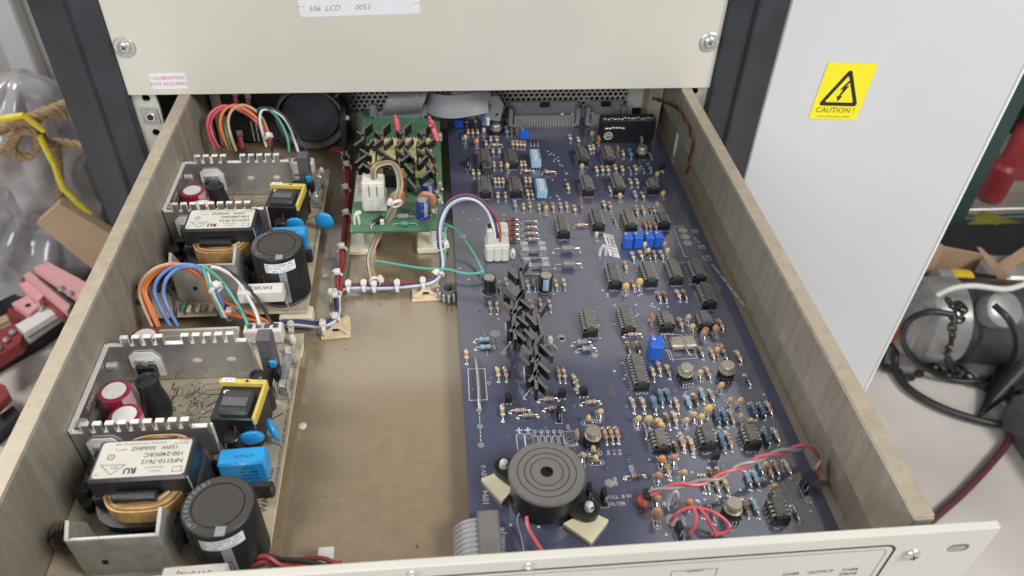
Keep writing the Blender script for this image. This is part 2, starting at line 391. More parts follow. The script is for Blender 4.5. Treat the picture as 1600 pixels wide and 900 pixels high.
for zc, xx in ((-21, -230.2),):
    m = MB(); m.box((xx, 4.3, zc), (13, 1.2, 15), 'steel_bg', .3)
    m.cyl((xx, 4, zc), (xx, 1.8, zc), 4.2, 'tin', 18, bev=.4); m.cyl((xx, 2, zc), (xx, 1.5, zc), 2.6, 'hole', 16)
    m.build('cage_nut', rk)
m = MB(); m.box((0, 540, 75), (498, 6, 1648), 'hole', 0); m.build('rear_panel', rk)
m = MB(); m.box((0, 2.5, 560), (482, 3, 672), 'rack_black', .5); m.build('unseen_dark_panel', rk)  # unseen dark sheet, added to block light and give a dark reflection

# ---- upper instrument
up = thing('instrument_panel', (0, 0, 0), 'blank beige instrument panel screwed to the rack above the open drawer', 'instrument')
m = MB(); m.box((0, 1.6, 111), (482.6, 3.2, 222), 'panel', .5); m.build('front_plate', up)
m = MB(); m.box((0, 160, 110), (430, 312, 212), 'hole', 1); m.build('chassis', up)
for sx, sc in ((-1, 0), (1, 1)):
    c = (sx * 232.5, 0, 40.8 + .4 * sc)
    M = TR(c) @ RX(90)
    m = MB(); m.lathe([(8.4, 0), (8.4, .7), (7.6, 1.3), (5.4, 0.9), (5.2, .6)], 'tin', 32, M); wsh = m.build('washer', up)
    m = MB(); m.lathe([(4.9, .6), (4.9, 1.3), (3.9, 2.3), (2.2, 2.8), (0.02, 2.9)], 'tin', 28, M)
    m.box((0, 0, 2.75), (4.2, .8, .5), 'hole', 0, M @ RZ(25)); m.box((0, 0, 2.76), (.8, 4.2, .5), 'hole', 0, M @ RZ(25))
    m.build('screw', up)
def rrect(w_, h_, r, n=5):
    o = []
    for cx, cy, a0 in ((w_ / 2 - r, h_ / 2 - r, 0), (-w_ / 2 + r, h_ / 2 - r, 90), (-w_ / 2 + r, -h_ / 2 + r, 180), (w_ / 2 - r, -h_ / 2 + r, 270)):
        for i in range(n + 1): a = R(a0 + 90 * i / n); o.append((cx + r * math.cos(a), cy + r * math.sin(a)))
    return o
c = PY(263.5, 126.5, 0)
M = TR((c.x, -0.05, c.z)) @ FACE @ RZ(0.5)
m = MB(); m.prism(rrect(28, 13.5, 1.3), 0, .12, 'paper', M)
m.text('CALIBRATION', 4.0, 'ink_red', M @ TR((0, 2.5, .16)), bold=.03); m.text('NOT REQUIRED', 4.0, 'ink_red', M @ TR((0, -2.6, .16)), bold=.03)
m.build('calibration_sticker', up, 'small white sticker printed CALIBRATION NOT REQUIRED')
c = PY(562, 20, 0); M = TR((c.x, -0.05, c.z + 21)) @ FACE @ RZ(1.6)
m = MB(); m.prism(rrect(92, 46, 2.5), 0, .12, 'paper', M)
for sx in (-1, 1): m.strip([(sx * 46, -14.8), (sx * 41.5, -14.8)], .35, .16, 'ink_red', M=M)
m.text('506  LCD', 6, 'ink_grey', M @ TR((-27, -16.8, .16)), shear=.3, bold=-.05); m.text('0051', 6, 'ink_grey', M @ TR((2, -16.8, .16)), shear=.3, bold=-.05)
m.build('handwritten_sticker', up, 'white sticker with handwritten note')

# ---- neighbouring cabinet
cb = thing('cabinet', (408, 0, FZ), 'tall light grey cabinet right of the rack with a yellow caution sticker', 'cabinet')
m = MB(); m.box((409.2, 250, 75), (230.5, 500, 1650), 'cab', 1.2); m.build('body', cb)
m = MB(); m.box((522.9, -.2, 75), (3.2, 2.2, 1650), 'cab_edge', .9); m.build('edge_trim', cb)
ca, cc_, cd_, ce = PY(1290, 97, 0), PY(1368, 107, 0), PY(1340, 185, 0), PY(1270, 172, 0)
cx, cz = (ca.x + cd_.x) / 2 + .5, (ca.z + cd_.z) / 2 - .5
M = TR((cx, -.35, cz)) @ FACE @ RZ(-2.5)
m = MB(); m.prism(rrect(45.5, 54, .8), 0, .2, 'yellow_lab', M)
tri = [(-17, -12.5), (17, -12.5), (0, 20)]
def rtri(k, r):
    o = []; ctr = Vector((0, -1.7))
    for i in range(3):
        p = Vector(tri[i]); p = ctr + (p - ctr) * k; d = (p - ctr).normalized(); base = math.atan2(d.y, d.x)
        for j in range(5): a = base + R(-55 + 110 * j / 4); o.append((p.x - d.x * r + r * math.cos(a), p.y - d.y * r + r * math.sin(a)))
    return o
m.prismflat(rtri(1.0, 2.5), .26, 'ink', M); m.prismflat(rtri(.74, .8), .32, 'yellow_lab', M)
m.prismflat([(2, 10.5), (-3.6, 1.6), (-.6, 2.6), (-2.6, -4.5), (-4.4, -3.7), (-1.6, -9.4), (1.4, -3.4), (-.6, -3.9), (4.2, 6.4), (1.2, 5.2), (4.5, 11)], .38, 'ink', M)
m.text('CAUTION !', 7.2, 'ink', M @ TR((-.5, -18, .26)), bold=.0); m.text('HIGH VOLTAGE INSIDE CABINET', 2.1, 'ink', M @ TR((0, -24.2, .26)))
m.build('caution_label', cb, 'yellow high voltage caution label')

# ---- drawer
XL, XR, YF, YB, ZT, ZF = -202.6, 225.4, -424.0, 62.0, -0.9, -70.0
dr = thing('rack_drawer', (11.4, -180, ZF - 2), 'open beige metal rack drawer pulled out, full of circuit boards', 'drawer')
for s_, xo in ((1, XL), (-1, XR)):
    m = MB(); zb_ = ZF if s_ > 0 else -36.0
    m.box((xo + s_ * 5, (YF + YB) / 2 + 1.5, (ZT + zb_) / 2 - .2), (10, YB - YF - 3, ZT - zb_ + .4), 'wall_in', .8, top='wall_lip')
    if s_ < 0: m.box((xo - 1.0, (YF + YB) / 2 + 1.5, (zb_ + ZF) / 2), (2, YB - YF - 3.2, zb_ - ZF), 'wall_in', .2)
    m.box((xo + s_ * 4.9, (YF + YB) / 2 + 1.5, ZT + .35), (9.4, YB - YF - 5, 1.0), 'wall_lip', .35)
    m.build('side_wall', dr)
m = MB(); m.box((11.4, (YF + YB) / 2, ZF - 1), (XR - XL - .6, YB - YF, 2), 'floor_pan', .2)
m.build('floor_plate', dr)
# perforated back panel: rim strips and a real hexagonal pattern of holes
m = MB(); yb = YB
m.box((0, yb, -60), (386, 1.4, 19), 'rail', .1); m.box((11.4, yb, -3.2), (408, 1.4, 5), 'rail', .1)
m.box((-135, yb, -28), (115, 1.4, 45), 'black', .1); m.box((200, yb, -28), (28, 1.4, 45), 'rail', .1)
pt = 5.0; x = -77.5; i = 0
while x < 186:
    for k in range(10):
        cz = -49 + k * pt * .866 + 0.0; cx = x + (pt / 2 if k % 2 else 0)
        hexp = [(cx + pt / math.sqrt(3) * math.sin(R(60 * t)), cz + pt / math.sqrt(3) * math.cos(R(60 * t))) for t in range(6)]
        circ = [(cx + 1.95 * math.sin(R(30 * t)), cz + 1.95 * math.cos(R(30 * t))) for t in range(12)]
        vs = [(a_, yb - .7, b2) for a_, b2 in hexp] + [(a_, yb - .7, b2) for a_, b2 in circ] + [(a_, yb + .6, b2) for a_, b2 in circ]
        fs = []
        for t in range(6):
            u = (t + 1) % 6; fs.append([t, u, 6 + 2 * u, 6 + (2 * t + 1) % 12, 6 + 2 * t])
        for t in range(12): fs.append([6 + t, 6 + (t + 1) % 12, 18 + (t + 1) % 12, 18 + t])
        m.add(vs, fs, 'rail')
    x += pt
m.build('perforated_back_panel', dr)
m = MB(); m.box((208, 51, -36), (13, 20, 66), 'wall_lip', .4); m.build('corner_bracket', dr); m = MB(); m.box((-185, 48, -36), (9, 24, 66), 'wall_lip', .4); m.build('corner_bracket', dr)
# front panel
yf = YF - .2
fp = MB(); fp.box((11.4, yf - 2.1, -44), (482.6, 4.2, 88), 'front_paint', .55)
fpo = fp.build('front_panel', dr)
yy = yf - 4.2
def F(px, py): q = PY(px, py, yy); return (q.x, q.z)
M = TR((0, yy - .05, 0)) @ FACE
m = MB()
a = F(1402, 854); b2 = F(1000, 881)
fx, fz = F(1402, 852)[0], F(1380, 853)[1]
r_ = 5
cor = [(fx - r_ + r_ * math.sin(R(t)), fz - r_ + r_ * math.cos(R(t))) for t in range(0, 91, 15)]
m.strip([(-225, fz)] + cor + [(fx, -80), (-225, -80)], 1.35, 0, 'ink', M=M)
fx2, fz2 = fx - 3.4, fz - 3.2
cor2 = [(fx2 - 3 + 3 * math.sin(R(t)), fz2 - 3 + 3 * math.cos(R(t))) for t in range(0, 91, 30)]
m.strip([(-225, fz2)] + cor2 + [(fx2, -76), (-225, -76)], .35, 0, 'ink', M=M)
def lab(t, px, py, size=3.2): q = F(px, py); m.text(t, size, 'ink', M @ TR((q[0], q[1], .02)), bold=.06)
lab('GAIN', 1086, 891.5); lab('OVER', 1236, 897); lab('OUTPUT', 1282, 893.5); lab('OVER', 1328, 890); lab('DRIVE', 1325, 896.5)
gz = F(1050, 893)[1]; g0, g1, g2, g3 = F(1050, 893)[0], F(1072, 892)[0], F(1100, 891)[0], F(1121, 889)[0]
m.strip([(g0, gz - 8), (g0, gz), (g1, gz)], .4, 0, 'ink', M=M); m.strip([(g2, gz), (g3, gz), (g3, gz - 8)], .4, 0, 'ink', M=M)
m.build('panel_printing', dr)
for px, py in ((828, 884), (646, 896.5)):
    q = F(px, py); Mx = TR((q[0], yy, q[1])) @ RX(90)
    m = MB(); m.lathe([(3.0, 0), (3.0, .3), (2.6, .7), (1.5, .7), (1.3, .2)], 'tin', 20, Mx); m.lathe([(1.3, .15), (.02, .16)], 'hole', 12, Mx); m.build('screw', dr)
q = F(1424, 865); Mx = TR((q[0], yy, q[1])) @ RX(90)
m = MB(); m.lathe([(4.2, 0), (4.2, .5), (3.5, 1.6), (1.9, 2.3), (.02, 2.5)], 'tin', 24, Mx); m.box((0, 0, 2.3), (3.6, .7, .5), 'hole', 0, Mx @ RZ(20)); m.box((0, 0, 2.31), (.7, 3.6, .5), 'hole', 0, Mx @ RZ(20)); m.build('screw', dr)
q = F(1497, 856); Mx = TR((q[0], yy - .06, q[1])) @ FACE
m = MB(); m.prismflat(rrect(10.5, 6.2, 3.05), 0, 'ink_grey', Mx); m.prismflat([(x_ * .8 - .6, y_ * .75 - .5) for x_, y_ in rrect(10.5, 6.2, 3.05)], .03, 'steel_bg', Mx); m.build('slot_hole', dr)

# ---- cooling fan in the left rear corner
fn = thing('cooling_fan', (-107, 34, ZF), 'black round cooling fan in the dark rear left corner of the drawer', 'fan')
fc = PY(485, 184, 22)
def FM(y): return TR((fc.x, y, fc.z)) @ RX(90)
m = MB(); m.lathe([(29.5, -14), (29.5, 3), (27.5, 3), (27.0, 2), (27.0, -14)], 'dgrey', 48, FM(22), cap=False)
m.box((fc.x, 37, -37), (66, 3, 62), 'black', .5); m.build('housing', fn)
m = MB(); m.lathe([(25, -9), (25, -2.5), (23.5, -1), (.02, -.6)], 'rack_black', 40, FM(22)); m.build('hub', fn)
for k in range(4):
    a = R(38 + 90 * k); m = MB(); m.cyl((fc.x + 29 * math.cos(a), 24, fc.z + 29 * math.sin(a)), (fc.x + 39 * math.cos(a), 30, fc.z + 39 * math.sin(a)), 1.6, 'dgrey', 8); m.build('strut', fn)
m = MB(); m.cyl(PY(542, 184, 40), PY(542, 184, 30), 2.4, 'tin', 12, bev=.4); m.box((-75.5, 20, -44), (1.5, 50, 44), 'black', .2); m.build('bracket', fn)
# power entry module by the wall
pe = thing('power_terminal_block', (-170, 45, ZF), 'black mains terminal block with pink spade lugs in the rear left corner', 'terminal block')
m = MB(); q = PY(390, 190, 40); m.box((q.x + 4, 46, -42), (62, 14, 50), 'black', 1); m.box((q.x - 4, 40, -50), (30, 8, 18), 'black', 1); m.build('body', pe)
for px, py in ((368, 152), (375, 215), (388, 157)):
    q = PY(px, py, 34); m = MB(); m.cyl(q, q + Vector((2, -7, -8)), 2.2, 'w_pink', 10); m.box((q.x, q.y + 2, q.z + 3), (5, 1, 6), 'tin', .2); m.build('spade_lug', pe)
for px in (395, 402):
    q = PY(px, 205, 36); m = MB(); m.box((q.x, q.y, q.z), (1.2, 1.5, 20), 'tin', .2); m.build('blade', pe)
# ================================================================== power supply modules
ps = thing('power_supply_module', (-192.5, -402, -58), 'open frame power supply board at the front left corner, nearest the front panel', 'power supply', 'open frame power supply modules')
ps['_o'] = [0, 0, 0]
def B(name, m, parent=None, label=None): return m.build(name, parent or ps, label)
m = MB(); m.box((53.4, 89, -.8), (106, 178, 1.6), 'cream_edge', .12, top='cream_pcb')
rnd = random.Random(3)
m.text('WARNING:', 5.6, 'print_brown', TR((99.8, 43, .06)) @ RZ(90), align='LEFT', bold=.09)
m.text('FOR CONTINUED PROTECTION AGAINST FIRE, REPLACE ONLY WITH SAME TYPE AND RATING OF FUSE', 2.5, 'print_brown', TR((104.2, 56, .06)) @ RZ(90), align='LEFT', bold=.04, sx=.83)
# component outlines printed on the bare middle of the board
for (cx, cy, r) in ((48, 118, 6), (48, 118, 3.2), (60, 121, 7), (44, 102, 9), (44, 102, 4.5), (36, 131, 4), (63, 104, 4), (70, 92, 5), (72, 128, 3.4)):
    m.ring((cx, cy), r - .3, r, .05 + r * .002, 'print_brown', 28)
for (cx, cy, w_, h_) in ((57, 134, 12, 5), (46, 128, 8, 3.5), (72, 138, 14, 5), (70, 113, 6, 14), (76, 120, 4, 12), (58, 108, 9, 5), (34, 112, 5, 8), (83, 126, 7, 4), (66, 86, 12, 4), (88, 100, 4, 6), (20, 8, 18, 6), (50, 6, 12, 4)):
    m.strip([(cx - w_ / 2, cy - h_ / 2), (cx + w_ / 2, cy - h_ / 2), (cx + w_ / 2, cy + h_ / 2), (cx - w_ / 2, cy + h_ / 2)], .35, .08, 'print_brown', closed=True)
for i in range(46):
    x, y = rnd.uniform(30, 90), rnd.uniform(84, 139)
    m.strip([(x, y), (x + rnd.choice((0, 0, 6, 12)), y + rnd.choice((0, 5, 9)))], rnd.choice((.3, .5, .9)), .11 + .0008 * i, 'print_brown')
for i in range(26):
    x, y = rnd.uniform(32, 92), rnd.uniform(85, 138); m.text(rnd.choice('RCQDL') + str(rnd.randint(1, 48)), 2.2, 'print_brown', TR((x, y, .17 + .0007 * i)) @ RZ(rnd.choice((0, 90))))
for i in range(70):
    x, y = rnd.uniform(28, 96), rnd.uniform(84, 140); m.disc((x, y), .7, .2 + i * .0004, rnd.choice(('solder', 'solder', 'print_brown')), 8)
board = B('circuit_board', m)
# U-shaped heatsink
def teeth_plate(y, x0, x1, teeth, zh, slope, holes=()):
    t = 2.2; pts = [(x0, 1.5), (x0, zh)]
    top = []
    for x in teeth:
        top += [(x - 2.0, zh), (x - 2.0, zh + 6.2), (x + 2.0, zh + 6.2), (x + 2.0, zh)]
    pts = [(x0, 1.5), (x0, zh)] + top + [(x1 - slope, zh), (x1, 7), (x1, 1.5)]
    # profile in xz, extruded along y
    M_ = TR((0, y, 0)) @ RX(90)
    mm.prism(pts, -t / 2, t / 2, 'alu', M_)
    for a in teeth:      # brighter tooth tips and edges
        mm.box((a, y, zh + 6.1), (4.4, t + .5, 1.0), 'alu_edge', .2); mm.box((a - 2, y, zh + 3), (.6, t + .3, 6.4), 'alu_edge', .1)
    prev = x0
    for x in teeth + [x1 - slope + 2]:
        if x - 2.2 - prev > .5: mm.box(((prev + x - 2.2) / 2, y, zh + .1), (x - 2.2 - prev, t + .5, .9), 'alu_edge', .15)
        prev = x + 2.2
    mm.box((x1 - slope * .45, y, 19), (.6, t + .25, 24), 'alu_edge', .1, TR((0, 0, 0)))
mm = MB(); teeth_plate(142, 2, 84.5, [12.8, 19.3, 25.8, 32.3, 47, 53.4, 59.8, 66.2, 72.6], 31, 3)
teeth_plate(79, 1, 75, [9.8 + 6.35 * k for k in range(9)], 30, 4)
# side plate with an oblong slot
def sp(y0, y1, z0, z1): mm.box((1.6, (y0 + y1) / 2, (z0 + z1) / 2), (2.2, y1 - y0, z1 - z0), 'alu', .05)
sp(79, 91, 1.5, 31); sp(120, 142, 1.5, 31); sp(91, 120, 1.5, 14); sp(91, 120, 20, 31)
mm.box((1.6, 110.5, 31.2), (2.8, 64, 1.0), 'alu_edge', .2)
hs = B('heatsink', mm)
for x in (50, 70):
    m = MB(); m.lathe([(.02, 0), (2.2, 0), (2.2, .1)], 'cream_edge', 16, TR((x, 140.6, 17)) @ RX(90) @ Matrix.Diagonal((1.3, .8, 1, 1))); B('mounting_hole', m, hs)
m = MB(); M = TR((5.2, 84.2, 27))
m.lathe([(3.4, -8), (3.4, 4), (2.6, 4.8), (1.6, 4.8), (1.4, 2.5), (.02, 2.4)], 'tin', 20, M); B('standoff_post', m, hs)
m = MB()
for k in range(5): m.lathe([(2.0, 0), (2.6, .6), (2.0, 1.2)], 'tin', 14, TR((3.0 + k * 1.2, 131, 25)) @ RY(90))
B('screw', m, hs)
m = MB(); m.text('2Z9861', 4.4, 'alu_edge', TR((2.75, 104, 26)) @ RZ(90) @ RX(90)); B('stamped_number', m, hs)
for (x, y) in ((20.5, 140.4), (16, 77.2)):           # transistors with white insulators
    m = MB()
    m.prism([(-8.5, 1), (-8.5, 18), (-5, 21), (5.5, 21), (9, 16), (9, 1), (5.5, 1), (5.5, 14), (-5.5, 14), (-5.5, 1)], 0, .7, 'ceramic_w', TR((x, y, 5)) @ RX(90)); ins = B('insulator', m)
    m = MB(); m.box((x, y - 2.6, 12), (10.5, 4, 10.5), 'black', .4); m.box((x, y - 1.2, 18.5), (10.5, 1.4, 4), 'tin', .2)
    m.lathe([(2.4, 0), (2.4, 1), (.02, 1.6)], 'tin', 14, TR((x, y - 2.0, 19)) @ RX(90))
    for d in (-3, 0, 3): m.cyl((x + d, y - 2.6, 7), (x + d, y - 4, 0), .5, 'tin', 6)
    B('power_transistor', m)
# red capacitors
def ecap(name, x, y, r, h, sleeve, top, stripe=None, sl=None):
    m = MB(); T = TR((x, y, 0))
    m.lathe([(r - .4, 0), (r, .5), (r, 2), (r - .5, 2.8), (r, 3.6), (r, h - .7), (r - .9, h), (r * .74, h + .02)], sleeve, 32, T, cap=False)
    m.lathe([(r * .75, h - .12), (.02, h - .05)], top, 32, T, cap=False)
    if stripe:
        a0, a1 = stripe; n = 8
        vs = [((r + .06) * math.cos(R(a0 + (a1 - a0) * i / n)), (r + .06) * math.sin(R(a0 + (a1 - a0) * i / n)), z) for z in (4, h - 1) for i in range(n + 1)]
        m.add(vs, [[i, i + 1, n + 2 + i, n + 1 + i] for i in range(n)], sl, T)
    return m
B('capacitor', ecap('c', 13.5, 110, 8.6, 27, 'red_cap', 'ceramic_w', (-50, 10), 'pink_sl'), label='red capacitor with cream top')
B('capacitor', ecap('c', 23.0, 93.5, 8.6, 25, 'red_cap', 'ceramic_w', (-40, 30), 'pink_sl'), label='red capacitor with cream top')
B('capacitor', ecap('c', 17, 156, 9, 24, 'red_cap', 'ceramic_w'), label='red capacitor behind the heatsink')
# rubber boots
def boot(x, y, r, h, lean=(0, 0), nm='rubber_boot'):
    m = MB(); pr = []; N = 20
    pts = [Vector((x + lean[0] * t, y + lean[1] * t, h * t)) for t in (0, .25, .5, .75, 1)]
    m.tube(pts, [r * .95, r * 1.1, r, r * .82, r * .86], 'rubber', N)
    d = (pts[-1] - pts[-2]).normalized(); m.cyl(pts[-1], pts[-1] + d * .05, r * .6, 'hole', 16); m.tube([pts[-1] + Vector((r * .78 * math.cos(R(30 * k)), r * .78 * math.sin(R(30 * k)), .2)) for k in range(12)], .8, 'rubber', 6, closed=True)
    return B(nm, m)
boot(31, 114, 7.4, 24, (-3, 5)); boot(93, 115, 4.6, 26, (-3, 3)); boot(79.5, 83, 5.0, 16, (1, -1))
# small transformer with yellow tape
T = TR((83, 98, 0)) @ RZ(-6)
m = MB(); m.box((0, 0, 14), (24, 26, 26), 'black', .8, T); m.box((0, -3, 26), (17, 17, 9), 'rack_black', 1.5, T); m.box((0, -4, 31), (14, 6, 1.2), 'dgrey', .4, T); core = B('small_transformer', m)
m = MB(); m.box((0, 12, 27.5), (27, 3.2, 6), 'yel_tape', .6, T); m.box((12.8, -1, 27.5), (2.0, 27, 6), 'yel_tape', .5, T)
m.box((-8, 12, 30.6), (7, 3, .3), 'paper', .05, T); m.text('0L-001', 1.6, 'ink', T @ TR((-8, 12, 30.85)) @ RZ(180)); m.prismflat([(1, 10.8), (4, 10.8), (2.5, 13)], 30.6, 'ink', T)
B('tape_wrap', m, core)
m = MB(); m.tube(spline([T @ Vector(p) for p in ((-4, 2, 29.5), (-3, -2, 31), (0, -6, 30), (1, -11, 26), (0, -14, 12), (2, -15, 2))]), .7, 'w_dred', 8)
m.tube(spline([T @ Vector(p) for p in ((-6, -1, 30), (-1, -1.6, 30.6), (5, -1, 30))]), .5, 'w_tan', 6); m.ball(T @ Vector((-7, 4, 29.6)), (1.8, 1.3, .7), 'ceramic_w'); B('winding_lead', m, core)
# grey box, fuse
m = MB(); m.box((93.5, 137, 20), (8.5, 9.5, 40), 'dgrey', .7); m.text('250', 3, 'ink', TR((93, 132.1, 24)) @ RX(90)); B('thermistor_box', m)
m = MB(); m.box((98.3, 131, 12), (3, 6, 12), 'black', .6); m.box((96, 133, 20), (4, 4, 6), 'blue_cap', .6); B('varistor', m)
m = MB(); m.cyl((101, 121, 9), (101, 154, 9), 2.6, 'glass', 18)
for y in (121, 149): m.cyl((101, y, 9), (101, y + 6, 9), 3.0, 'tin', 18, bev=.4)
m.cyl((101, 126, 9), (101, 150, 9), .5, 'tin', 6); fz_ = B('fuse', m)
m = MB()
for y in (122.5, 151.5):
    for sx in (-1, 1):
        m.box((101 + sx * 3.3, y, 7), (.6, 4.5, 11), 'tin', .15); m.box((101 + sx * 4.2, y, 13), (.6, 4.5, 3.6), 'tin', .15, TR((0, 0, 0)))
    m.box((101, y, 2), (8, 4.5, .8), 'tin', .15)
B('fuse_clip', m, fz_)
m = MB(); m.ball((101, 168, 4), (2.2, 2.2, 4.5), 'nylon'); B('board_standoff', m)
m = MB(); m.ball((96, 36, 3), (2.2, 2.6, 4), 'nylon'); m.box((98, 26, 1.3), (5, 8, 2.4), 'tin', .4)
B('board_standoff', m)
m = MB(); m.box((98, 54, 5), (14, 5, 10), 'black', 1); m.box((75, 71, 6), (12, 6, 12), 'dgrey', .5); m.cyl((74, 71, 12), (74, 71, 13), 2, 'tin', 12); B('choke', m)
# blue disc and box capacitors
for (x, y, a, tilt, z) in ((89.5, 84.5, 8, 14, 11), (101, 88, -62, 8, 13)):
    m = MB(); T = TR((x, y, z)) @ RZ(a) @ RX(tilt)
    m.ball((0, 0, 0), (7.2, 2.5, 7.6), 'blue_cap', 24, 12, T)
    for s_ in (-1, 1): m.cyl(T @ Vector((s_ * 2.6, 0, -7)), T @ Vector((s_ * 2.6, 0, -z)), .5, 'tin', 6)
    m.cyl(T @ Vector((2.6, 0, -6)), T @ Vector((2.6, 0, -9)), 1.3, 'blue_cap', 8, r1=.6)
    B('disc_capacitor', m, label='blue disc capacitor')
m = MB(); T = TR((88.5, 67, 10)) @ RZ(2) ; m.box((0, 0, 0), (25, 11.5, 17), 'blue_cap', 1.1, T)
m.text('K/P2/275', 2.8, 'ink', T @ TR((1, -.5, 8.56)) @ RZ(180)); 
for r_i, t_ in enumerate(('0.33uF', '250V~ X2', '40/100/21', 'SH IEC384')): m.text(t_, 2.2, 'ink', T @ TR((3, -5.8, 4.5 - 3 * r_i)) @ RX(90) @ RZ(180), bold=.05)
B('box_capacitor', m, label='blue box capacitor')
# the big transformer
m = MB()
def stad(cx, cy, w_, h_, k=10):
    r = min(w_, h_) / 2; o = []
    for a in range(4 * k): 
        t = 2 * math.pi * a / (4 * k); c_, s_ = math.cos(t), math.sin(t)
        o.append((cx + w_ / 2 * math.copysign(abs(c_) ** .6, c_), cy + h_ / 2 * math.copysign(abs(s_) ** .75, s_)))
    return o
m.prism(stad(49, 50, 50, 50), 1, 7, 'black'); m.prism(stad(49, 50, 42, 42), 7, 20, 'black'); m.prism(stad(49, 50, 52, 52), 20, 22.6, 'rubber')
tb = B('bobbin', m)
xf = MB(); xf.box((49, 49.5, 36), (47, 25, 14), 'rubber', 1.2); xf.box((27.5, 49.5, 16), (7, 25, 28), 'black_matt', 1); xf.box((70.5, 49.5, 16), (7, 25, 28), 'black_matt', 1)
xf.tube([(72.6, 37.2, 43), (73.2, 36.6, 36), (74, 36, 24)], .4, 'tin', 6)
xfo = B('transformer', xf)
m = MB(); cols = ['copper', 'copper2', 'gold_foil', 'copper', 'copper2', 'tan', 'copper']
for k in range(7):
    a_, b2 = stad(49, 50, 40 - 2.0 * k, 47 - 2.0 * k), stad(49, 50, 38.4 - 2.0 * k, 45.4 - 2.0 * k)
    n = len(a_); z1 = 31.5 + .5 * (k % 2) + k * .12; vs = [(x, y, 22.4) for x, y in a_] + [(x, y, z1) for x, y in a_] + [(x, y, z1) for x, y in b2] + [(x, y, 22.4) for x, y in b2]
    fs = []
    for i in range(n):
        j = (i + 1) % n; fs += [[i, j, n + j, n + i], [n + i, n + j, 2 * n + j, 2 * n + i], [2 * n + i, 2 * n + j, 3 * n + j, 3 * n + i]]
    m.add(vs, fs, cols[k])
B('copper_winding', m, xfo)
m = MB(); m.box((47, 33.5, 34.5), (21, 5, 4.2), 'black', .6); B('bobbin_tab', m, xfo); m = MB(); m.box((49, 67.5, 33), (20, 3, 4), 'black', .6); B('bobbin_tab', m, xfo)
m = MB(); m.prism([(49 + x, 49.5 + y) for x, y in rrect(43, 21.5, 2)], 43.02, 43.12, 'cream_label')
def tl(t, x, y, s, b=.0): m.text(t, s, 'ink', TR((x, y, 43.16)) @ RZ(180), align='LEFT', bold=b)
tl('NFS110-7612', 68.5, 47.2, 3.6, .05); tl('100-240VAC', 68, 51.4, 3.6, .05); tl('150W   50/60HZ', 64.5, 55.6, 3.2, .04); tl('U50912', 40, 55.2, 1.7); tl('UNPCHRES TYPE CUSTOM MC-7X04', 58, 58.6, 1.5); tl('SER KONG', 69, 57.8, 1.5); tl('MADE IN', 69.4, 59.6, 1.3)
m.text('RU', 4.6, 'ink', TR((44.5, 42.5, 43.16)) @ RZ(180), bold=.2)
m.strip([(30, 46.4), (41.5, 46), (36, 40.5)], .3, 43.16, 'ink', closed=True); tl('2872', 38.6, 44.6, 1.8); tl('H', 30, 41, 2)
m.ring((33.5, 51), 1.4, 1.8, 43.17, 'ink'); tl('CE', 34.6, 51, 1.6)
m.strip([(64.5, 43.5), (68.8, 43.5), (68.8, 40.6), (64.5, 40.6)], .3, 43.16, 'ink', closed=True); tl('MEX-DUCTM', 60, 43.8, 1.5); tl('09-3014', 59, 41.6, 1.5); tl('-------', 63, 46, 1.4)
B('rating_label', m, xfo)
# the big capacitor
cx, cy, r, h = 89.9, 20.8, 17.1, 42
m = MB(); T = TR((cx, cy, 0))
m.lathe([(r - .8, .3), (r, 1), (r, h - 1), (r - .6, h - .2), (r - 1.0, h)], 'socket', 56, T, cap=False)
m.lathe([(r - 1, h), (r * .72, h + .1), (r * .712, h - .4), (r * .695, h - .4), (r * .685, h + .05), (.02, h + .1)], 'cap_top', 56, T, mats=['cap_top', 'socket', 'socket', 'socket', 'cap_top'], cap=False)
m.lathe([(r + .15, 2.0), (r + .15, 2.6)], 'silk_dim', 56, T, cap=False)
bc = B('large_capacitor', m, label='large black can capacitor with a white sticker')
m = MB()
for k, ch in enumerate('(M)T400P0001'):
    a = R(232 - 10.4 * k); rr = r * .835; m.text(ch, 3.3, 'silk_dim', TR((cx + rr * math.cos(a), cy + rr * math.sin(a), h + .22)) @ RZ(math.degrees(a) - 90))
def wrap(a0, a1, z0, z1, mt, e, text=(), sz=1.6, tz=None):
    n = 14; m.add([(cx + (r + e) * math.cos(R(a0 + (a1 - a0) * i / n)), cy + (r + e) * math.sin(R(a0 + (a1 - a0) * i / n)), z) for z in (z0, z1) for i in range(n + 1)], [[i, i + 1, n + 2 + i, n + 1 + i] for i in range(n)], mt)
wrap(-112, -44, 31, 38.5, 'paper', .16)
for row, t_ in enumerate(('No. 7J0A8NA-NN', 'BLU 300T 7.65uF', 'M. 085 100V0C')):
    for k, ch in enumerate(t_):
        a = -108 + k * 4.2; m.text(ch, 2.0, 'ink', TR((cx + (r + .22) * math.cos(R(a)), cy + (r + .22) * math.sin(R(a)), 37 - 2.4 * row)) @ RZ(a + 90) @ RX(90))
wrap(-84, -68, 4, 31, 'silk_dim', .12)
m.box((cx + r * .85 * math.cos(R(-76)), cy + r * .85 * math.sin(R(-76)), h + .12), (4.6, 5, .08), 'silk_dim', 0, None)
for k, ch in enumerate('085X'): m.text(ch, 3.0, 'grey_comp', TR((cx + (r + .2) * math.cos(R(-122)), cy + (r + .2) * math.sin(R(-122)), 26 - 4 * k)) @ RZ(-32) @ RX(90))
wrap(-79.5, -78.5, 10, 20, 'ink', .2); wrap(-74.5, -73.5, 10, 20, 'ink', .2); wrap(-79.5, -73.5, 19.6, 20.3, 'ink', .24)
B('cap_marking', m, bc)
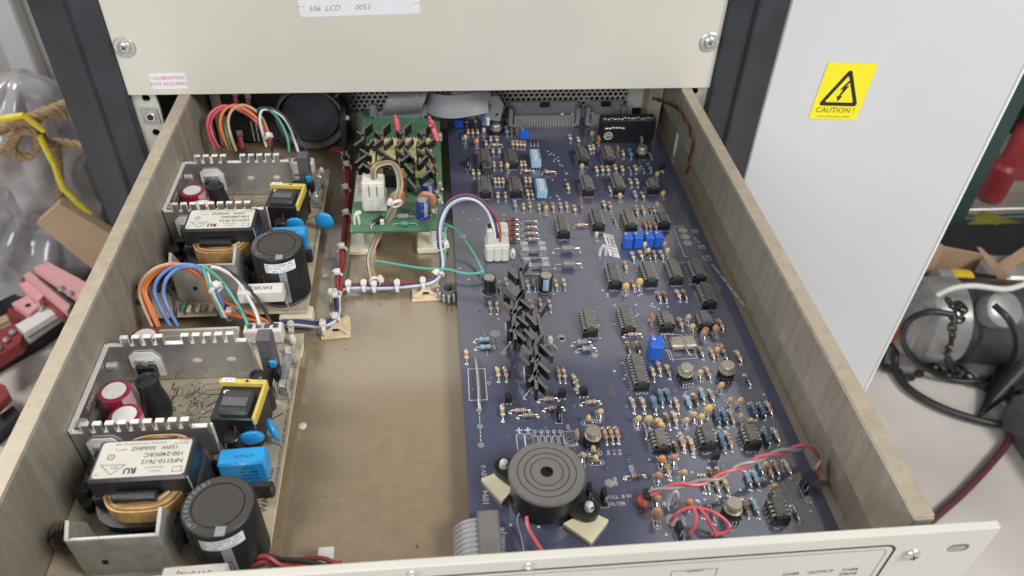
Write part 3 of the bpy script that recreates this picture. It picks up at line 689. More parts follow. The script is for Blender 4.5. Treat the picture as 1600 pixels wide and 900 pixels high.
# bent aluminium bracket
m = MB(); t = 1.8
m.box((41.5, 13.5, 17), (42, t, 31), 'alu_dull', .5)
m.prism([(-1, 4), (-1, 32.5), (6, 38), (15, 22), (15, 4)], -t / 2, t / 2, 'alu_dull', TR((21.2, 14, 0)) @ RZ(90) @ RX(90))
m.prism([(-1, 3), (-1, 32.5), (9, 40), (22, 9), (22, 3)], -t / 2, t / 2, 'alu_dull', TR((61.8, 14, 0)) @ RZ(84) @ RX(90))
br = B('bracket', m)
m = MB(); m.box((33, 12.4, 13), (2.6, .5, 3), 'hole', 0); B('square_hole', m, br)
# cement resistor
m = MB(); T = TR((80.5, -4.5, 21.5)) @ RZ(1); m.box((0, 0, 0), (29, 9.5, 9.5), 'cement', .8, T)
m.text('5W3K3J', 4.6, 'ink', T @ TR((0, -.2, 4.82)) @ RZ(180), bold=.03)
for s_ in (-1, 1): m.cyl(T @ Vector((s_ * 14, 1, -3)), T @ Vector((s_ * 14.4, 3, -19)), .5, 'tin', 6)
B('cement_resistor', m, label='white cement resistor printed 5W3K3J')
# toroid, small parts at the front left
m = MB(); c0 = Vector((9, 30, 9))
for k in range(26):
    a = 2 * math.pi * k / 26; d = Vector((math.cos(a) * .5, math.sin(a) * .6, math.sin(a) * .75)); d = Vector((math.cos(a), .25 * math.sin(a), math.sin(a)))
    cc = c0 + d * 6; rad = [cc + d * 2.4 * math.cos(R(q)) + Vector((0, 1, 0)) * 4 * math.sin(R(q)) for q in range(0, 360, 45)]
    m.tube(rad, .55, 'brown_res', 5, closed=True)
m.lathe([(4.2, -3.2), (8, -3.2), (8, 3.2), (4.2, 3.2)], 'black', 26, TR(c0) @ RX(90)); B('toroid_choke', m)
m = MB(); m.cyl((30, 27, 8), (37, 26, 8), 4.2, 'w_green', 16, bev=.6); B('green_capacitor', m)
m = MB(); m.cyl((40, 24, 7), (47, 23, 8), 3.5, 'copper2', 14, bev=.6); m.box((52, 25, 8), (9, 5, 14), 'black', .5); B('small_choke', m)
for (x, y, c_) in ((24, 7, 'w_green'), (28, 3.5, 'beige_res'), (34, 4, 'beige_res'), (38, 4.5, 'pink_res'), (43, 4, 'beige_res'), (48, 4.5, 'brown_res'), (53, 6, 'black')):
    m = MB(); m.cyl((x, y - 3, 2.6), (x + .5, y + 3, 2.8), 1.5, c_, 12, bev=.4); m.cyl((x, y - 5, 2.5), (x, y + 5, 2.5), .35, 'tin', 6); B('small_resistor', m)
for (x, y) in ((68, 66), (12, 68), (9, 56), (70, 30)):
    m = MB(); m.box((x, y, 7), (8, 6, 13), 'black', .6); m.cyl((x + 3, y - 6, 2), (x + 3, y - 6, 9), 3, 'black_matt', 14, bev=.6); B('dark_component', m)
# input and output headers at the rear edge
m = MB(); m.box((42, 174.5, 5), (50, 7, 8), 'cream_label', .5); m.box((42, 172.2, 10), (50, 1.4, 6), 'cream_label', .3)
for k in range(12): m.ball((20.5 + 3.9 * k, 173.8, 9.4), (1.3, 1.4, .7), 'cream_edge', 10, 6)
for k in range(12): m.box((20.5 + 3.9 * k, 171.4, 6), (.8, .5, 5), 'tin', .1)
B('terminal_header', m)
m = MB(); m.box((83, 172.5, 7), (24, 9, 11), 'nylon', .8)
for k in range(4): m.box((74.8 + 5.4 * k, 173, 12.7), (3.2, 4, .3), 'dgrey', .1)
B('connector_plug', m)
for (x, y, sx_, sy_) in ((96, 172, 10, 12), (98, 3, 14, 12)):
    m = MB(); m.box((x, y, -7.5), (sx_ + 8, sy_, 9), 'foam', .8); B('foam_pad', m)
ps2 = copy_tree(ps, off=(0, 199.5, 0))
for ch in ps2.children:
    if ch.name.startswith('disc_capacitor') and ch.location.x > .095: ch.location.x += .013; ch.location.z -= .003; ch.rotation_euler = (R(-20), 0, R(50))
ps2['label'] = 'open frame power supply board at the rear left, beside the black fan'

# ---- a bundle helper for wires
def bundle(root, path, cols, r=0.85, spread=None, twist=0.0, name='wire', k=8):
    pth = spline(path, k); n = len(cols)
    for i, c_ in enumerate(cols):
        rj = random.Random(i * 31 + n); pth_i = spline([p + Vector((rj.uniform(-.35, .35), rj.uniform(-.35, .35), rj.uniform(-.3, .3))) for p in path], k)
        if n == 1: q = pth_i
        elif i == 0 and n > 5: q = pth
        else: q = offset_path(pth_i, spread or r * 1.05 * (1 if n <= 3 else 1.35 if n <= 5 else 1.95), 2 * math.pi * i / (n if n <= 5 else n - 1), twist)
        m = MB(); m.tube(q, r, c_, 8); m.build(name, root)
def tie(root, c, d=(1, 0, 0), r=3.0, head=(0, 0, 1)):
    """nylon cable tie round a bundle running in direction d"""
    d = Vector(d).normalized(); c = Vector(c); T = TR(c) @ d.to_track_quat('Z', 'Y').to_matrix().to_4x4()
    m = MB(); m.lathe([(r, -1.2), (r + .5, -1.2), (r + .5, 1.2), (r, 1.2), (r, -1.2)], 'nylon', 18, T, cap=False)
    h = Vector(head).normalized(); m.box((0, 0, r + 1.2), (4.2, 4.6, 3.4), 'nylon', .6, TR(c) @ h.to_track_quat('Z', 'Y').to_matrix().to_4x4()); hv = head.normalized() if hasattr(head, 'normalized') else Vector(head).normalized(); sd = hv.cross(d); sd = sd.normalized() if sd.length > .1 else Vector((1, 0, 0)); a0 = c + hv * (r + 1.4); m.tube([a0, a0 + sd * 3.4 + hv * .3], .9, 'nylon', 4); m.build('cable_tie', root)
# ================================================================== the big dark blue circuit board
ZB = -58.0
bb = thing('main_circuit_board', (110, -170, ZB - 1.6), 'large dark blue circuit board crowded with chips, on the right side of the drawer', 'circuit board')
bx0, bx1, by0, by1 = 15.6, 211.0, -396.0, 56.5
m = MB(); m.box(((bx0 + bx1) / 2, (by0 + by1) / 2, ZB - .8), (bx1 - bx0, by1 - by0, 1.6), 'pcb_edge', .1, top='blue_pcb')
rnd = random.Random(11)
for i in range(420):         # etched tracks under the lacquer: bundles of parallel runs with 45 degree jogs
    x, y = rnd.uniform(bx0 + 6, bx1 - 6), rnd.uniform(by0 + 6, by1 - 6); L_ = rnd.uniform(8, 46); v = rnd.random() < .6
    j = rnd.choice((-4, -2, 0, 2, 4)); p = [(0, 0), (0, L_ * .5), (j, L_ * .5 + abs(j)), (j, L_)]
    pts = [(min(max(x + (a if v else b), bx0 + 2), bx1 - 2), min(max(y + (b if v else a), by0 + 2), by1 - 2)) for a, b in p]
    m.strip(pts, rnd.choice((.35, .35, .5, 1.0)), ZB + .03 + .00012 * i, 'trace')
m.build('board', bb)
H = .14
PCB = {}; rv = random.Random(77)
def proto(name, fn):
    """fn() -> list of (object name, MB); meshes are shared by every copy"""
    if name not in PCB: PCB[name] = [(n_, q.mesh(n_, Vector((0, 0, 0)))) for n_, q in fn()]
    return PCB[name]
def place(pl, p, rz=0.0, label=None, root=None, sc=1.0, tilt=(0, 0)):
    root = root or bb; base = Vector(root['_o']); top = None
    for n_, me in pl:
        o = bpy.data.objects.new(n_, me); C.objects.link(o)
        if top is None:
            o.location = (Vector(p) - base) * S; o.rotation_euler = (R(tilt[0]), R(tilt[1]), R(rz)); o.scale = (sc * rv.uniform(.96, 1.05) if not pl[0][0].startswith('integ') else sc, sc, sc * (rv.uniform(.93, 1.07) if not pl[0][0].startswith('integ') else 1)); o.parent = root; top = o
            if label: o['label'] = label
        else: o.parent = top
    return top
def pad(m, x, y, r=1.15): m.lathe([(r, 0), (r, H), (r * .62, H + .35), (.02, H + .5)], 'solder', 12, TR((x, y, 0)), cap=False)
def axial(L_, r, body, bands=(), half=6.6, z=None, ends=True, padr=1.15):
    def fn():
        m = MB(); zz = z or r + .9; M = TR((0, -L_ / 2, zz)) @ RX(-90)
        e = r * (1.14 if ends else 1.0); pr = [(r * .5, 0), (e, r * .45), (e, L_ * .2), (r * .92, L_ * .27), (r * .92, L_ * .73), (e, L_ * .8), (e, L_ - r * .45), (r * .5, L_)]
        m.lathe(pr, body, 14, M)
        for t, c_ in bands:
            rr = (e if t < .22 or t > .78 else r * .92) * 1.03; m.lathe([(rr, L_ * t - .26), (rr, L_ * t + .26)], c_, 14, M, cap=False)
        for s_ in (-1, 1):
            m.tube([(0, s_ * L_ * .49, zz), (0, s_ * (half - 1.0), zz), (0, s_ * (half - .25), zz - .45), (0, s_ * half, .1)], .36, 'tin', 6); pad(m, 0, s_ * half, padr)
        return [('resistor', m)]
    return fn
BD = [((.16, 'band_brown'), (.38, 'band_black'), (.55, 'band_orange'), (.82, 'band_gold')), ((.16, 'band_red'), (.38, 'band_red'), (.55, 'band_brown'), (.82, 'band_gold')),
      ((.16, 'band_orange'), (.38, 'band_brown'), (.55, 'band_red'), (.82, 'band_brown')), ((.16, 'band_brown'), (.34, 'darkred'), (.5, 'band_black'), (.66, 'band_brown'), (.84, 'band_red'))]
for i, b_ in enumerate(BD): proto('r%d' % i, axial(6.4, 1.32, 'beige_res', b_, 6.0))
proto('rn', axial(6.4, 1.3, 'brown_res', BD[0], 6.0))
proto('rp', axial(7.0, 1.5, 'pink_res', ((.2, 'band_brown'), (.8, 'band_brown')), 5.8))
proto('rb', axial(9.2, 1.75, 'blue_res', ((.3, 'band_black'), (.5, 'band_brown')), 6.6)); proto('rl', axial(7.4, 1.5, 'lblue_res', ((.5, 'blue_res'),), 6.4))
proto('rd', axial(7, 1.3, 'darkred', BD[0], 6.6)); proto('rg', axial(6.6, 1.9, 'grey_comp', ((.85, 'silk'),), 6.4, ends=False)); proto('rk', axial(4.4, 1.1, 'black', ((.8, 'silk_dim'),), 4.6, ends=False))
proto('rz', axial(4.4, .95, 'glass', ((.5, 'band_black'),), 5.6, ends=False)); proto('rx', axial(9.5, 2.5, 'grey_comp', ((.12, 'silk_dim'),), 10, ends=False))
def rename(key, nm): PCB[key] = [(nm, PCB[key][0][1])]; PCB[key][0][1].name = nm
for k_, nm in (('rg', 'diode'), ('rk', 'diode'), ('rz', 'diode'), ('rx', 'rectifier_diode'), ('rp', 'film_resistor')): rename(k_, nm)
def ic(n):
    def fn():
        L_ = n / 2 * 2.54 + 1.6; m = MB()
        M = TR((0, 0, 0)); w_ = 6.4
        pr = [(-w_ / 2 + .5, 8.3), (w_ / 2 - .5, 8.3), (w_ / 2, 6.6), (w_ / 2 - .4, 5.0), (-w_ / 2 + .4, 5.0), (-w_ / 2, 6.6)]
        m.prism(pr, -L_ / 2, L_ / 2, 'ic', RX(90)); m.prismflat([(1.0 * math.cos(R(t)), -L_ / 2 + .02 + 1.0 * math.sin(R(t))) for t in range(0, 181, 30)], 8.33, 'socket')
        m.disc((-1.8, -L_ / 2 + 1.4), .45, 8.34, 'socket', 10)
        so = MB(); so.box((0, 0, 2.4), (9.8, L_ + 1.0, 4.4), 'socket', .3)
        for sx in (-1, 1): so.box((sx * 4.3, 0, 4.7), (1.1, L_ + .6, 1.0), 'socket', .2)
        sk = m.text('SN74', .1, 'silk_dim', TR((0, 0, 8.34))) if False else m
        for q_, t_ in ((-.9, 'LF347N'), (.9, '8927')): m.text(t_, 1.35, 'silk_dim', TR((-q_, 0, 8.36)) @ RZ(90))
        p = MB()
        for k in range(n // 2):
            y = (k - (n // 2 - 1) / 2) * 2.54
            for sx in (-1, 1):
                p.box((sx * 4.0, y, 6.2), (1.8, 1.5, .4), 'solder', .08); p.box((sx * 4.75, y, 5.0), (.4, 1.5, 2.8), 'solder', .08); p.box((sx * 4.95, y, .9), (.5, .8, 1.9), 'solder', .1)
                p.disc((sx * 5.9, y), .75, H, 'silk_dim', 8)
        s2 = MB(); y0 = -L_ / 2 - 1.9
        s2.strip([(-3.6, y0 + .5), (-3.6, y0 - .6), (-1.3, y0 - .6), (-1.3, y0 + .2), (1.3, y0 + .2), (1.3, y0 - .6), (3.6, y0 - .6), (3.6, y0 + .5)], .42, H, 'silk')
        return [('integrated_circuit', m), ('socket', so), ('pins', p), ('outline_print', s2)]
    return fn
for n in (8, 14, 16, 18): proto('ic%d' % n, ic(n))
def trim(c_='blue_pot', w_=6.6, d=9, h=10):
    def fn():
        m = MB(); m.box((0, 0, h / 2 + .6), (w_, d, h), c_, .35); m.cyl((-w_ * .22, d * .22, h + .55), (-w_ * .22, d * .22, h + 1.2), 1.1, 'tin', 12, bev=.2); m.box((-w_ * .22, d * .22, h + 1.15), (1.7, .35, .3), 'hole', 0)
        return [('trimmer_potentiometer', m)]
    return fn
proto('tp', trim()); proto('tps', trim('blue_pot', 8, 6, 8))
def can():
    m = MB(); m.lathe([(5.0, 6.2), (5.0, 7.0), (4.3, 7.2), (4.2, 10.8), (3.8, 11.3), (.02, 11.35)], 'can', 28); m.box((-5.0, 1.6, 6.7), (1.6, 1.2, .5), 'can', .1, RZ(-40))
    s_ = MB(); s_.lathe([(5.2, .3), (5.2, 3.4), (4.6, 3.6)], 'socket', 24)
    for k in range(8): s_.cyl((2.9 * math.cos(R(45 * k)), 2.9 * math.sin(R(45 * k)), 3), (2.9 * math.cos(R(45 * k)), 2.9 * math.sin(R(45 * k)), 6.4), .4, 'tin', 6)
    s_.box((0, -4.2, 2), (8, 2.6, 3.5), 'socket', .3)
    for k in range(4): s_.box((-3 + 2 * k, -5.7, 1.2), (.7, .4, 1.8), 'tin', .05)
    return [('metal_can_chip', m), ('socket', s_)]
proto('can', can)
def tant(c_='tant', rx=2.0, ry=1.5, rz=2.6, horiz=False, outline=True):
    def fn():
        m = MB(); m.ball((0, .6, rz + 1.8), (rx, ry, rz), c_, 14, 8)
        for s_ in (-1, 1): m.tube([(0, .6 + s_ * .6, rz), (0, s_ * 2.2, 1.4), (0, s_ * 2.5, .1)], .33, 'tin', 6); pad(m, 0, s_ * 2.5, .8)
        if outline: m.strip([(1.9 * math.cos(R(t)), (2.6 if math.sin(R(t)) > 0 else -2.6) + 1.9 * math.sin(R(t))) for t in range(0, 360, 24)], .35, H + .03, 'silk', closed=True)
        return [('ceramic_capacitor', m)]
    return fn
proto('ta', tant()); proto('tb', tant('tant', 2.6, 1.9, 3.4)); proto('to', tant('orange_cap', 2.5, 1.9, 2.9)); proto('tO', tant('orange_cap', 3.4, 2.4, 5.2)); proto('tt', tant('tan', 1.7, 1.3, 2.6))
def disc_(c_='orange_cap', r_=3.6, th=1.0):
    def fn():
        m = MB(); m.ball((0, 0, r_ + 1.4), (th, r_, r_ * 1.15), c_, 18, 10)
        for s_ in (-1, 1): m.tube([(0, s_ * 1.6, 2.4), (0, s_ * 2.5, .1)], .33, 'tin', 6); pad(m, 0, s_ * 2.5, .8)
        return [('disc_capacitor', m)]
    return fn
proto('dc', disc_('orange_cap')); proto('db', disc_('pink_res', 3.6, 1.3))
def to92():
    m = MB(); pr = [(2.5 * math.cos(R(t)), 2.5 * math.sin(R(t))) for t in range(-30, 211, 20)]; m.prism(pr, 2.4, 7.4, 'black')
    for d in (-1.6, 0, 1.6): m.tube([(d * .7, 0, 2.6), (d * 1.3, -.2 - abs(d) * .1, .1)], .35, 'tin', 6); pad(m, d * 1.5, 0, .7)
    return [('transistor', m)]
proto('tr', to92)
def jumper():
    m = MB(); m.box((0, 0, 1.4), (2.6, 7.6, 2.4), 'black', .25)
    for k in (-1, 0, 1): m.box((0, 2.54 * k, 4), (.6, .6, 5), 'tin', .05)
    m.box((0, 1.3, 5), (2.5, 5, 4.4), 'black', .25); m.strip([(-2, -4.6), (2, -4.6), (2, 4.6), (-2, 4.6)], .3, H, 'silk', closed=True)
    return [('jumper', m)]
proto('jp', jumper)
def dip():
    m = MB(); m.box((0, 0, 5.0), (8.6, 19, 8.0), 'blue_dip', .4)
    for k in range(7): m.box((0, -7.2 + 2.4 * k, 9.05), (4.6, 1.3, .3), 'silk', .05); m.box((-1 + 2 * (k % 2), -7.2 + 2.4 * k, 9.4), (1.3, 1.1, .7), 'paper', .1); m.box((3.2, -7.2 + 2.4 * k, 9.06), (.7, .9, .1), 'ink', 0)
    for k in range(3): m.box((-2.6 + 2.6 * k, -9.9, 1.1), (.7, .4, 2), 'tin', .1)
    return [('switch_block', m)]
proto('dip', dip)

A = (690, 130, 4.5); Bz = (870, 130, 4.5); Cz = (700, 320, 4.5); D = (880, 320, 4.5); E = (700, 510, 4.737); Fz_ = (880, 500, 4.5); G = (690, 660, 4.287); Hh = (960, 660, 4.5)
def at(z, u, v, h=0.0): q = P(z[0] + u / z[2], z[1] + v / z[2], ZB + h); q.z = ZB; return q
res_all = []
VAR = ['r0', 'r1', 'r2', 'r3']
def put(zone, key, lst, rz=0, h=1.5, jitter=3, **k):
    for i, t in enumerate(lst):
        kk = key
        if key == 'r': kk = VAR[(i * 7 + int(t[0])) % 4]
        p = at(zone, t[0], t[1], h); a = rz + rnd.uniform(-jitter, jitter)
        if kk[0] == 'r' and kk in ('r0', 'r1', 'r2', 'r3', 'rn'): res_all.append((kk, p, a)); continue
        place(PCB[kk], p, a, tilt=(rnd.uniform(-2.5, 2.5), rnd.uniform(-5, 5)) if kk[0] in 'td' and kk not in ('tp', 'tps') else (0, 0), **k)
# --- chips
put(A, 'ic14', [(300, 503), (490, 505), (303, 705), (520, 702)], h=8, jitter=.5)
put(Bz, 'ic14', [(180, 483), (365, 480), (215, 690), (430, 680)], h=8, jitter=.5); put(Bz, 'ic8', [(675, 695)], h=8, jitter=.5)
put(Cz, 'ic14', [(805, 125)], h=8, jitter=.5)
put(D, 'ic14', [(240, 75), (467, 80), (355, 470), (605, 455), (782, 440), (942, 430), (1014, 605), (182, 795), (447, 785)], h=8, jitter=.5)
put(D, 'ic8', [(705, 85), (728, 790), (1000, 785)], h=8, jitter=.5)
put(Fz_, 'ic18', [(532, 335)], h=8, jitter=.5); put(Fz_, 'ic8', [(690, 822), (1020, 800), (1328, 790)], h=8, jitter=.5); put(Hh, 'ic8', [(1165, 590)], h=8, jitter=.5)
# --- metal cans
put(A, 'can', [(382, 285)], h=11, jitter=8); put(Bz, 'can', [(605, 450)], h=11, jitter=8); put(Fz_, 'can', [(872, 330), (1162, 315), (214, 775)], h=11, jitter=8); put(Hh, 'can', [(845, 570)], h=11, jitter=8)
# --- axial parts along the board
put(A, 'r', [(175, 270), (238, 265), (185, 345), (218, 345), (252, 345), (312, 425), (500, 425), (528, 427), (555, 428), (580, 430), (360, 480), (405, 480), (368, 575), (418, 575), (560, 570), (587, 570), (222, 630), (262, 630), (375, 690), (403, 690), (432, 690), (590, 685), (620, 685), (395, 790), (448, 790), (605, 775), (637, 775), (575, 870), (620, 860), (685, 875), (780, 865), (835, 865), (878, 860), (345, 395), (387, 395)])
put(A, 'rn', [(525, 330), (490, 340), (540, 232), (720, 868)])
put(A, 'r', [(380, 438), (605, 620), (755, 628)], rz=90); put(A, 'rk', [(625, 412), (650, 412), (672, 412), (183, 560), (145, 365)], h=1)
put(A, 'rb', [(395, 235), (425, 250), (460, 258), (515, 255), (455, 337)]); put(A, 'rl', [(515, 855)])
put(Bz, 'r', [(92, 385), (150, 400), (230, 460), (255, 455), (280, 610), (320, 605), (357, 605), (410, 595), (460, 605), (553, 600), (517, 695), (563, 695), (603, 790), (78, 730), (330, 850), (372, 860), (560, 885), (605, 885), (465, 495), (375, 750)])
put(Bz, 'rz', [(515, 608), (660, 505), (605, 600), (660, 885)]); put(Bz, 'rb', [(515, 495), (650, 590)]); put(Bz, 'rl', [(550, 785)])
put(Cz, 'rd', [(440, 110), (440, 145), (440, 178), (440, 212), (447, 246)], rz=90, jitter=1); put(Cz, 'r', [(575, 120), (575, 160), (580, 203), (592, 243)], rz=90, jitter=1)
put(Cz, 'r', [(413, 545), (560, 560), (757, 555), (815, 550), (300, 715), (350, 715), (585, 700), (645, 690), (712, 700), (888, 25)])
put(Cz, 'rg', [(365, 575), (608, 558)]); put(Cz, 'rx', [(835, 322), (845, 432)], rz=90, jitter=1)
put(D, 'r', [(515, 50), (565, 45), (640, 35), (488, 360), (545, 350), (640, 350), (690, 350), (437, 425), (490, 560), (672, 640), (808, 630), (825, 830), (1110, 840)])
put(D, 'rn', [(715, 640), (855, 630), (602, 350)]); put(D, 'rz', [(360, 105), (375, 125)]); put(D, 'rp', [(575, 140), (605, 140), (645, 148)]); put(D, 'r', [(125, 145)], rz=90)
put(E, 'rl', [(270, 102), (280, 155)], rz=90); put(E, 'r', [(137, 215), (370, 345), (428, 345), (403, 632), (818, 350), (858, 352), (935, 400)])
put(E, 'r', [(535, 625), (592, 660), (745, 540), (785, 608)], rz=90)
put(Fz_, 'rg', [(130, 165), (165, 207)], rz=90); put(Fz_, 'rn', [(460, 190), (530, 190), (932, 560), (735, 700)])
put(Fz_, 'r', [(490, 105), (195, 580)], rz=90)
put(Fz_, 'r', [(95, 450), (968, 220), (1048, 235), (1235, 255), (630, 370), (672, 330), (738, 355), (1020, 370), (1120, 205), (490, 590), (562, 590), (797, 590), (1043, 530), (785, 690), (840, 840), (900, 870), (1185, 680), (1450, 620), (1165, 830)])
put(Fz_, 'rz', [(1300, 420), (1140, 240), (580, 770)]); put(Fz_, 'rb', [(640, 590), (685, 540), (738, 535), (1078, 680), (1135, 680), (1340, 635), (1400, 635), (1110, 840), (1435, 810)]); put(Fz_, 'rl', [(878, 575), (975, 520)])
put(Fz_, 'rp', [(293, 805), (337, 800), (380, 800)]); 
put(Hh, 'r', [(475, 140), (545, 170), (620, 420), (650, 420), (720, 440), (785, 440), (745, 370), (1140, 90), (1220, 320), (1140, 320), (1095, 340), (355, 295), (810, 130), (375, 330)])
put(Hh, 'rn', [(685, 370), (430, 180), (920, 590), (150, 378), (700, 660)][:3]); put(Hh, 'rn', [(150, 378)], rz=90); put(Hh, 'rz', [(1280, 640), (610, 600), (690, 640)]); put(Hh, 'rl', [(940, 395), (995, 395), (1025, 310), (990, 590)]); put(Hh, 'rb', [(755, 135), (1070, 105)])
# --- bead, drop and disc capacitors
put(A, 'ta', [(733, 885)], h=4); put(A, 'to', [(247, 412)], h=5); put(Bz, 'ta', [(250, 360), (178, 590), (705, 645), (447, 795), (710, 860), (750, 780)], h=4); put(Bz, 'dc', [(293, 395), (428, 465), (600, 398), (170, 825)], h=5, rz=12)
put(D, 'tb', [(440, 585), (533, 555)], h=4); put(D, 'tt', [(235, 210), (575, 285), (735, 330), (598, 325)], h=4); put(D, 'ta', [(720, 280), (880, 800), (915, 860)], h=4); put(D, 'dc', [(620, 790)], h=5, rz=10); put(D, 'to', [(1075, 875), (1000, 890)], h=4)
put(Fz_, 'ta', [(260, 650), (525, 705), (665, 715), (865, 710), (925, 668), (972, 690), (1110, 468), (1175, 572), (1250, 575), (1325, 718), (965, 375), (915, 50), (1090, 215), (690, 745)], h=4)
put(Fz_, 'tb', [(605, 708), (1018, 640)], h=4); put(Fz_, 'ta', [(183, 690), (1255, 672), (690, 715)], h=4, rz=90); put(Fz_, 'dc', [(632, 132)], h=5, rz=20); put(Fz_, 'to', [(995, 100), (1075, 75)], h=4); put(Fz_, 'db', [(97, 815)], h=4)
put(G, 'ta', [(1025, 180), (1040, 243)], h=4, rz=90); put(G, 'ta', [(940, 232)], h=4)
put(Hh, 'to', [(340, 262), (420, 250), (310, 378), (300, 540), (530, 565)], h=5); put(Hh, 'tO', [(305, 660)], h=5); put(Hh, 'ta', [(490, 360), (1065, 308), (1130, 462)], h=4)
put(A, 'tt', [(165, 400), (295, 350), (465, 600)], h=2)
# --- small transistors, jumpers, trimmers, switches
put(Bz, 'tr', [(740, 590)], h=5); put(E, 'tr', [(440, 535), (842, 500), (745, 100)][:2], h=5); put(Fz_, 'tr', [(150, 505)], h=5); put(Hh, 'tr', [(710, 235)], h=5)
put(E, 'jp', [(820, 650)], h=3); put(G, 'jp', [(990, 465), (1090, 495)], h=4); put(Hh, 'jp', [(1345, 440), (460, 755)], h=4); put(A, 'jp', [(185, 565)], h=3)
put(A, 'dip', [(662, 500), (700, 708)], h=9, jitter=.5)
put(D, 'tp', [(457, 215), (528, 212), (606, 210), (672, 208)], h=10, jitter=.5); put(A, 'tps', [(582, 325), (120, 245)], h=9, jitter=2); put(A, 'tp', [(570, 175)], h=10, jitter=2); put(Fz_, 'tp', [(655, 175)], h=10, rz=-8, jitter=1, sc=1.25)
# the most visible hundred resistors stay parts of their own, any beyond that are one part
res_all.sort(key=lambda t: (t[1] - CAM).length)
for kk, p, a in res_all[:100]: place(PCB[kk], p, a)
m = MB()
for kk, p, a in res_all[100:]:
    me = PCB[kk][0][1]; T = TR(p) @ RZ(a)
    mats_ = [x_.name for x_ in me.materials]
    m.add([v.co / S for v in me.vertices], [list(f.vertices) for f in me.polygons], [mats_[f.material_index] for f in me.polygons], T)
if res_all[100:]:
    o = m.build('resistor', bb); o['kind'] = 'stuff'
# --- one-off parts
def one(name, m, label=None): return m.build(name, bb, label)
q = at(A, 300, 225, 9); m = MB(); m.box((q.x, q.y, ZB + 7), (5, 9, 13), 'lav', .4); m.box((q.x + 4, q.y + 1, ZB + 7), (2.5, 8, 13), 'navy', .3); one('resistor_network', m)
q = at(A, 455, 200, 5); m = MB(); m.box((q.x, q.y, ZB + 4), (5, 6, 8), 'darkred', .4); one('relay', m)
q = at(A, 320, 580, 8); m = MB(); m.box((q.x, q.y, ZB + 4.5), (8, 8, 8), 'ic', .4); m.lathe([(1.9, 0), (.02, .05)], 'hole', 16, TR((q.x, q.y, ZB + 8.6)))
for k in range(4): m.box((q.x - 3.6 + 2.4 * k, q.y - 5, ZB + .8), (1, 1.5, 1.2), 'tin', .1)
one('sensor', m)
# black potted module with foil marks
q = at(Bz, 488, 330, 10); m = MB(); m.box((q.x, q.y, ZB + 12), (50, 12, 23), 'black', 1.2)
q2 = q
mk = MB()
for k in range(15): mk.ball((q.x - 22 + 3.1 * k, q.y - 4 + 3 * rnd.random(), ZB + 23.2), (1.8, 1.0, .7), 'tin', 10, 6)
for k in range(6): mk.ball((q.x - 20 + 3.1 * k, q.y - 6.0, ZB + 16 - rnd.random()), (1.6, .5, .8), 'tin', 10, 6)
Mx = TR((q.x - 17.5, q.y - 6.1, ZB + 8)) @ FACE; mk.ring((0, 0), 3.1, 3.8, .05, 'logo_w', 28, Mx); mk.text('FT', 3.6, 'logo_w', Mx @ TR((0, -.3, .05)), bold=.1)
md = one('potted_module', m, 'black potted module'); mk.build('module_marks', md)
for px, py in ((895, 181), (924, 181)):
    q = P(px, py, ZB + 6); m = MB(); m.box((q.x, q.y + 1, ZB + 5), (5, 5, 9), 'black', .4)
    for k in range(3): m.ball((q.x, q.y - 1 + k, ZB + 9 - 2.2 * k), (3.0, 1.6, 1.2), 'tin', 12, 6)
    one('screw_terminal', m)
for px, py in ((875, 188), (884, 183)):
    q = P(px, py, ZB + 4); m = MB(); m.box((q.x, q.y, ZB + 3), (5, 5, 6), 'black', .4); m.ball((q.x + 2, q.y, ZB + 8), (3.4, 2.4, 4.4), 'tin', 14, 8); one('coil', m)
# pin header connectors at the rear edge
for px0, px1, lab_ in ((800, 893, ''), (918, 962, '')):
    a = P(px0, 178, ZB + 4); b2 = P(px1, 178, ZB + 4); w_ = b2.x - a.x; cx = (a.x + b2.x) / 2; y = 44
    m = MB(); m.box((cx, y + 5, ZB + 11), (w_ + 8, 2, 21), 'idc', .4); m.box((cx, y - 4, ZB + 8), (w_, 2, 9), 'idc', .4); m.box((cx, y, ZB + 2), (w_ + 4, 9, 3), 'idc', .4)
    for s_ in (-1, 1): m.box((cx + s_ * (w_ / 2 + 3), y, ZB + 10), (4, 9, 18), 'idc', .6)
    m.box((cx, y + 1, ZB + 20.5), (9, 3, 4), 'black', .4)
    k = 0
    while k * 2.54 < w_ - 2: m.box((cx - w_ / 2 + 1.5 + k * 2.54, y - 5.2, ZB + 4.5), (1.0, .6, 8.5), 'can', .1); m.box((cx - w_ / 2 + 1.5 + k * 2.54, y - 6.5, ZB + .8), (.8, 2.5, .7), 'tin', .1); k += 1
    one('header_connector', m)
# white power connector
a = P(700 + 267 / 4.5, 320 + 385 / 4.5, ZB); b2 = P(700 + 418 / 4.5, 320 + 412 / 4.5, ZB); wcx = (a.x + b2.x) / 2 + .3; wcy = b2.y + 8; ww = 17.5
m = MB(); m.box((wcx, wcy, ZB + 8), (ww, 12, 15), 'molex', .8)
for k in (-1, 0, 1): m.box((wcx + k * 5.6, wcy - 6, ZB + 7), (4.0, 1.4, 12), 'molex', .7)
m.box((wcx, wcy + .5, ZB + 20), (ww - 2, 11, 16), 'molex', 1.0); m.box((wcx - 4, wcy + 1, ZB + 28.2), (6, 6, .5), 'hole', .1)
one('white_connector', m, 'tall white plastic connector')
q = at(Cz, 455, 345, 4); m = MB(); m.ball((q.x, q.y, ZB + 4), (2.2, 2.6, 5), 'nylon', 14, 8); m.box((q.x, q.y - 2.2, ZB + 5), (.8, 1, 3), 'ink_grey', .1); one('board_standoff', m)
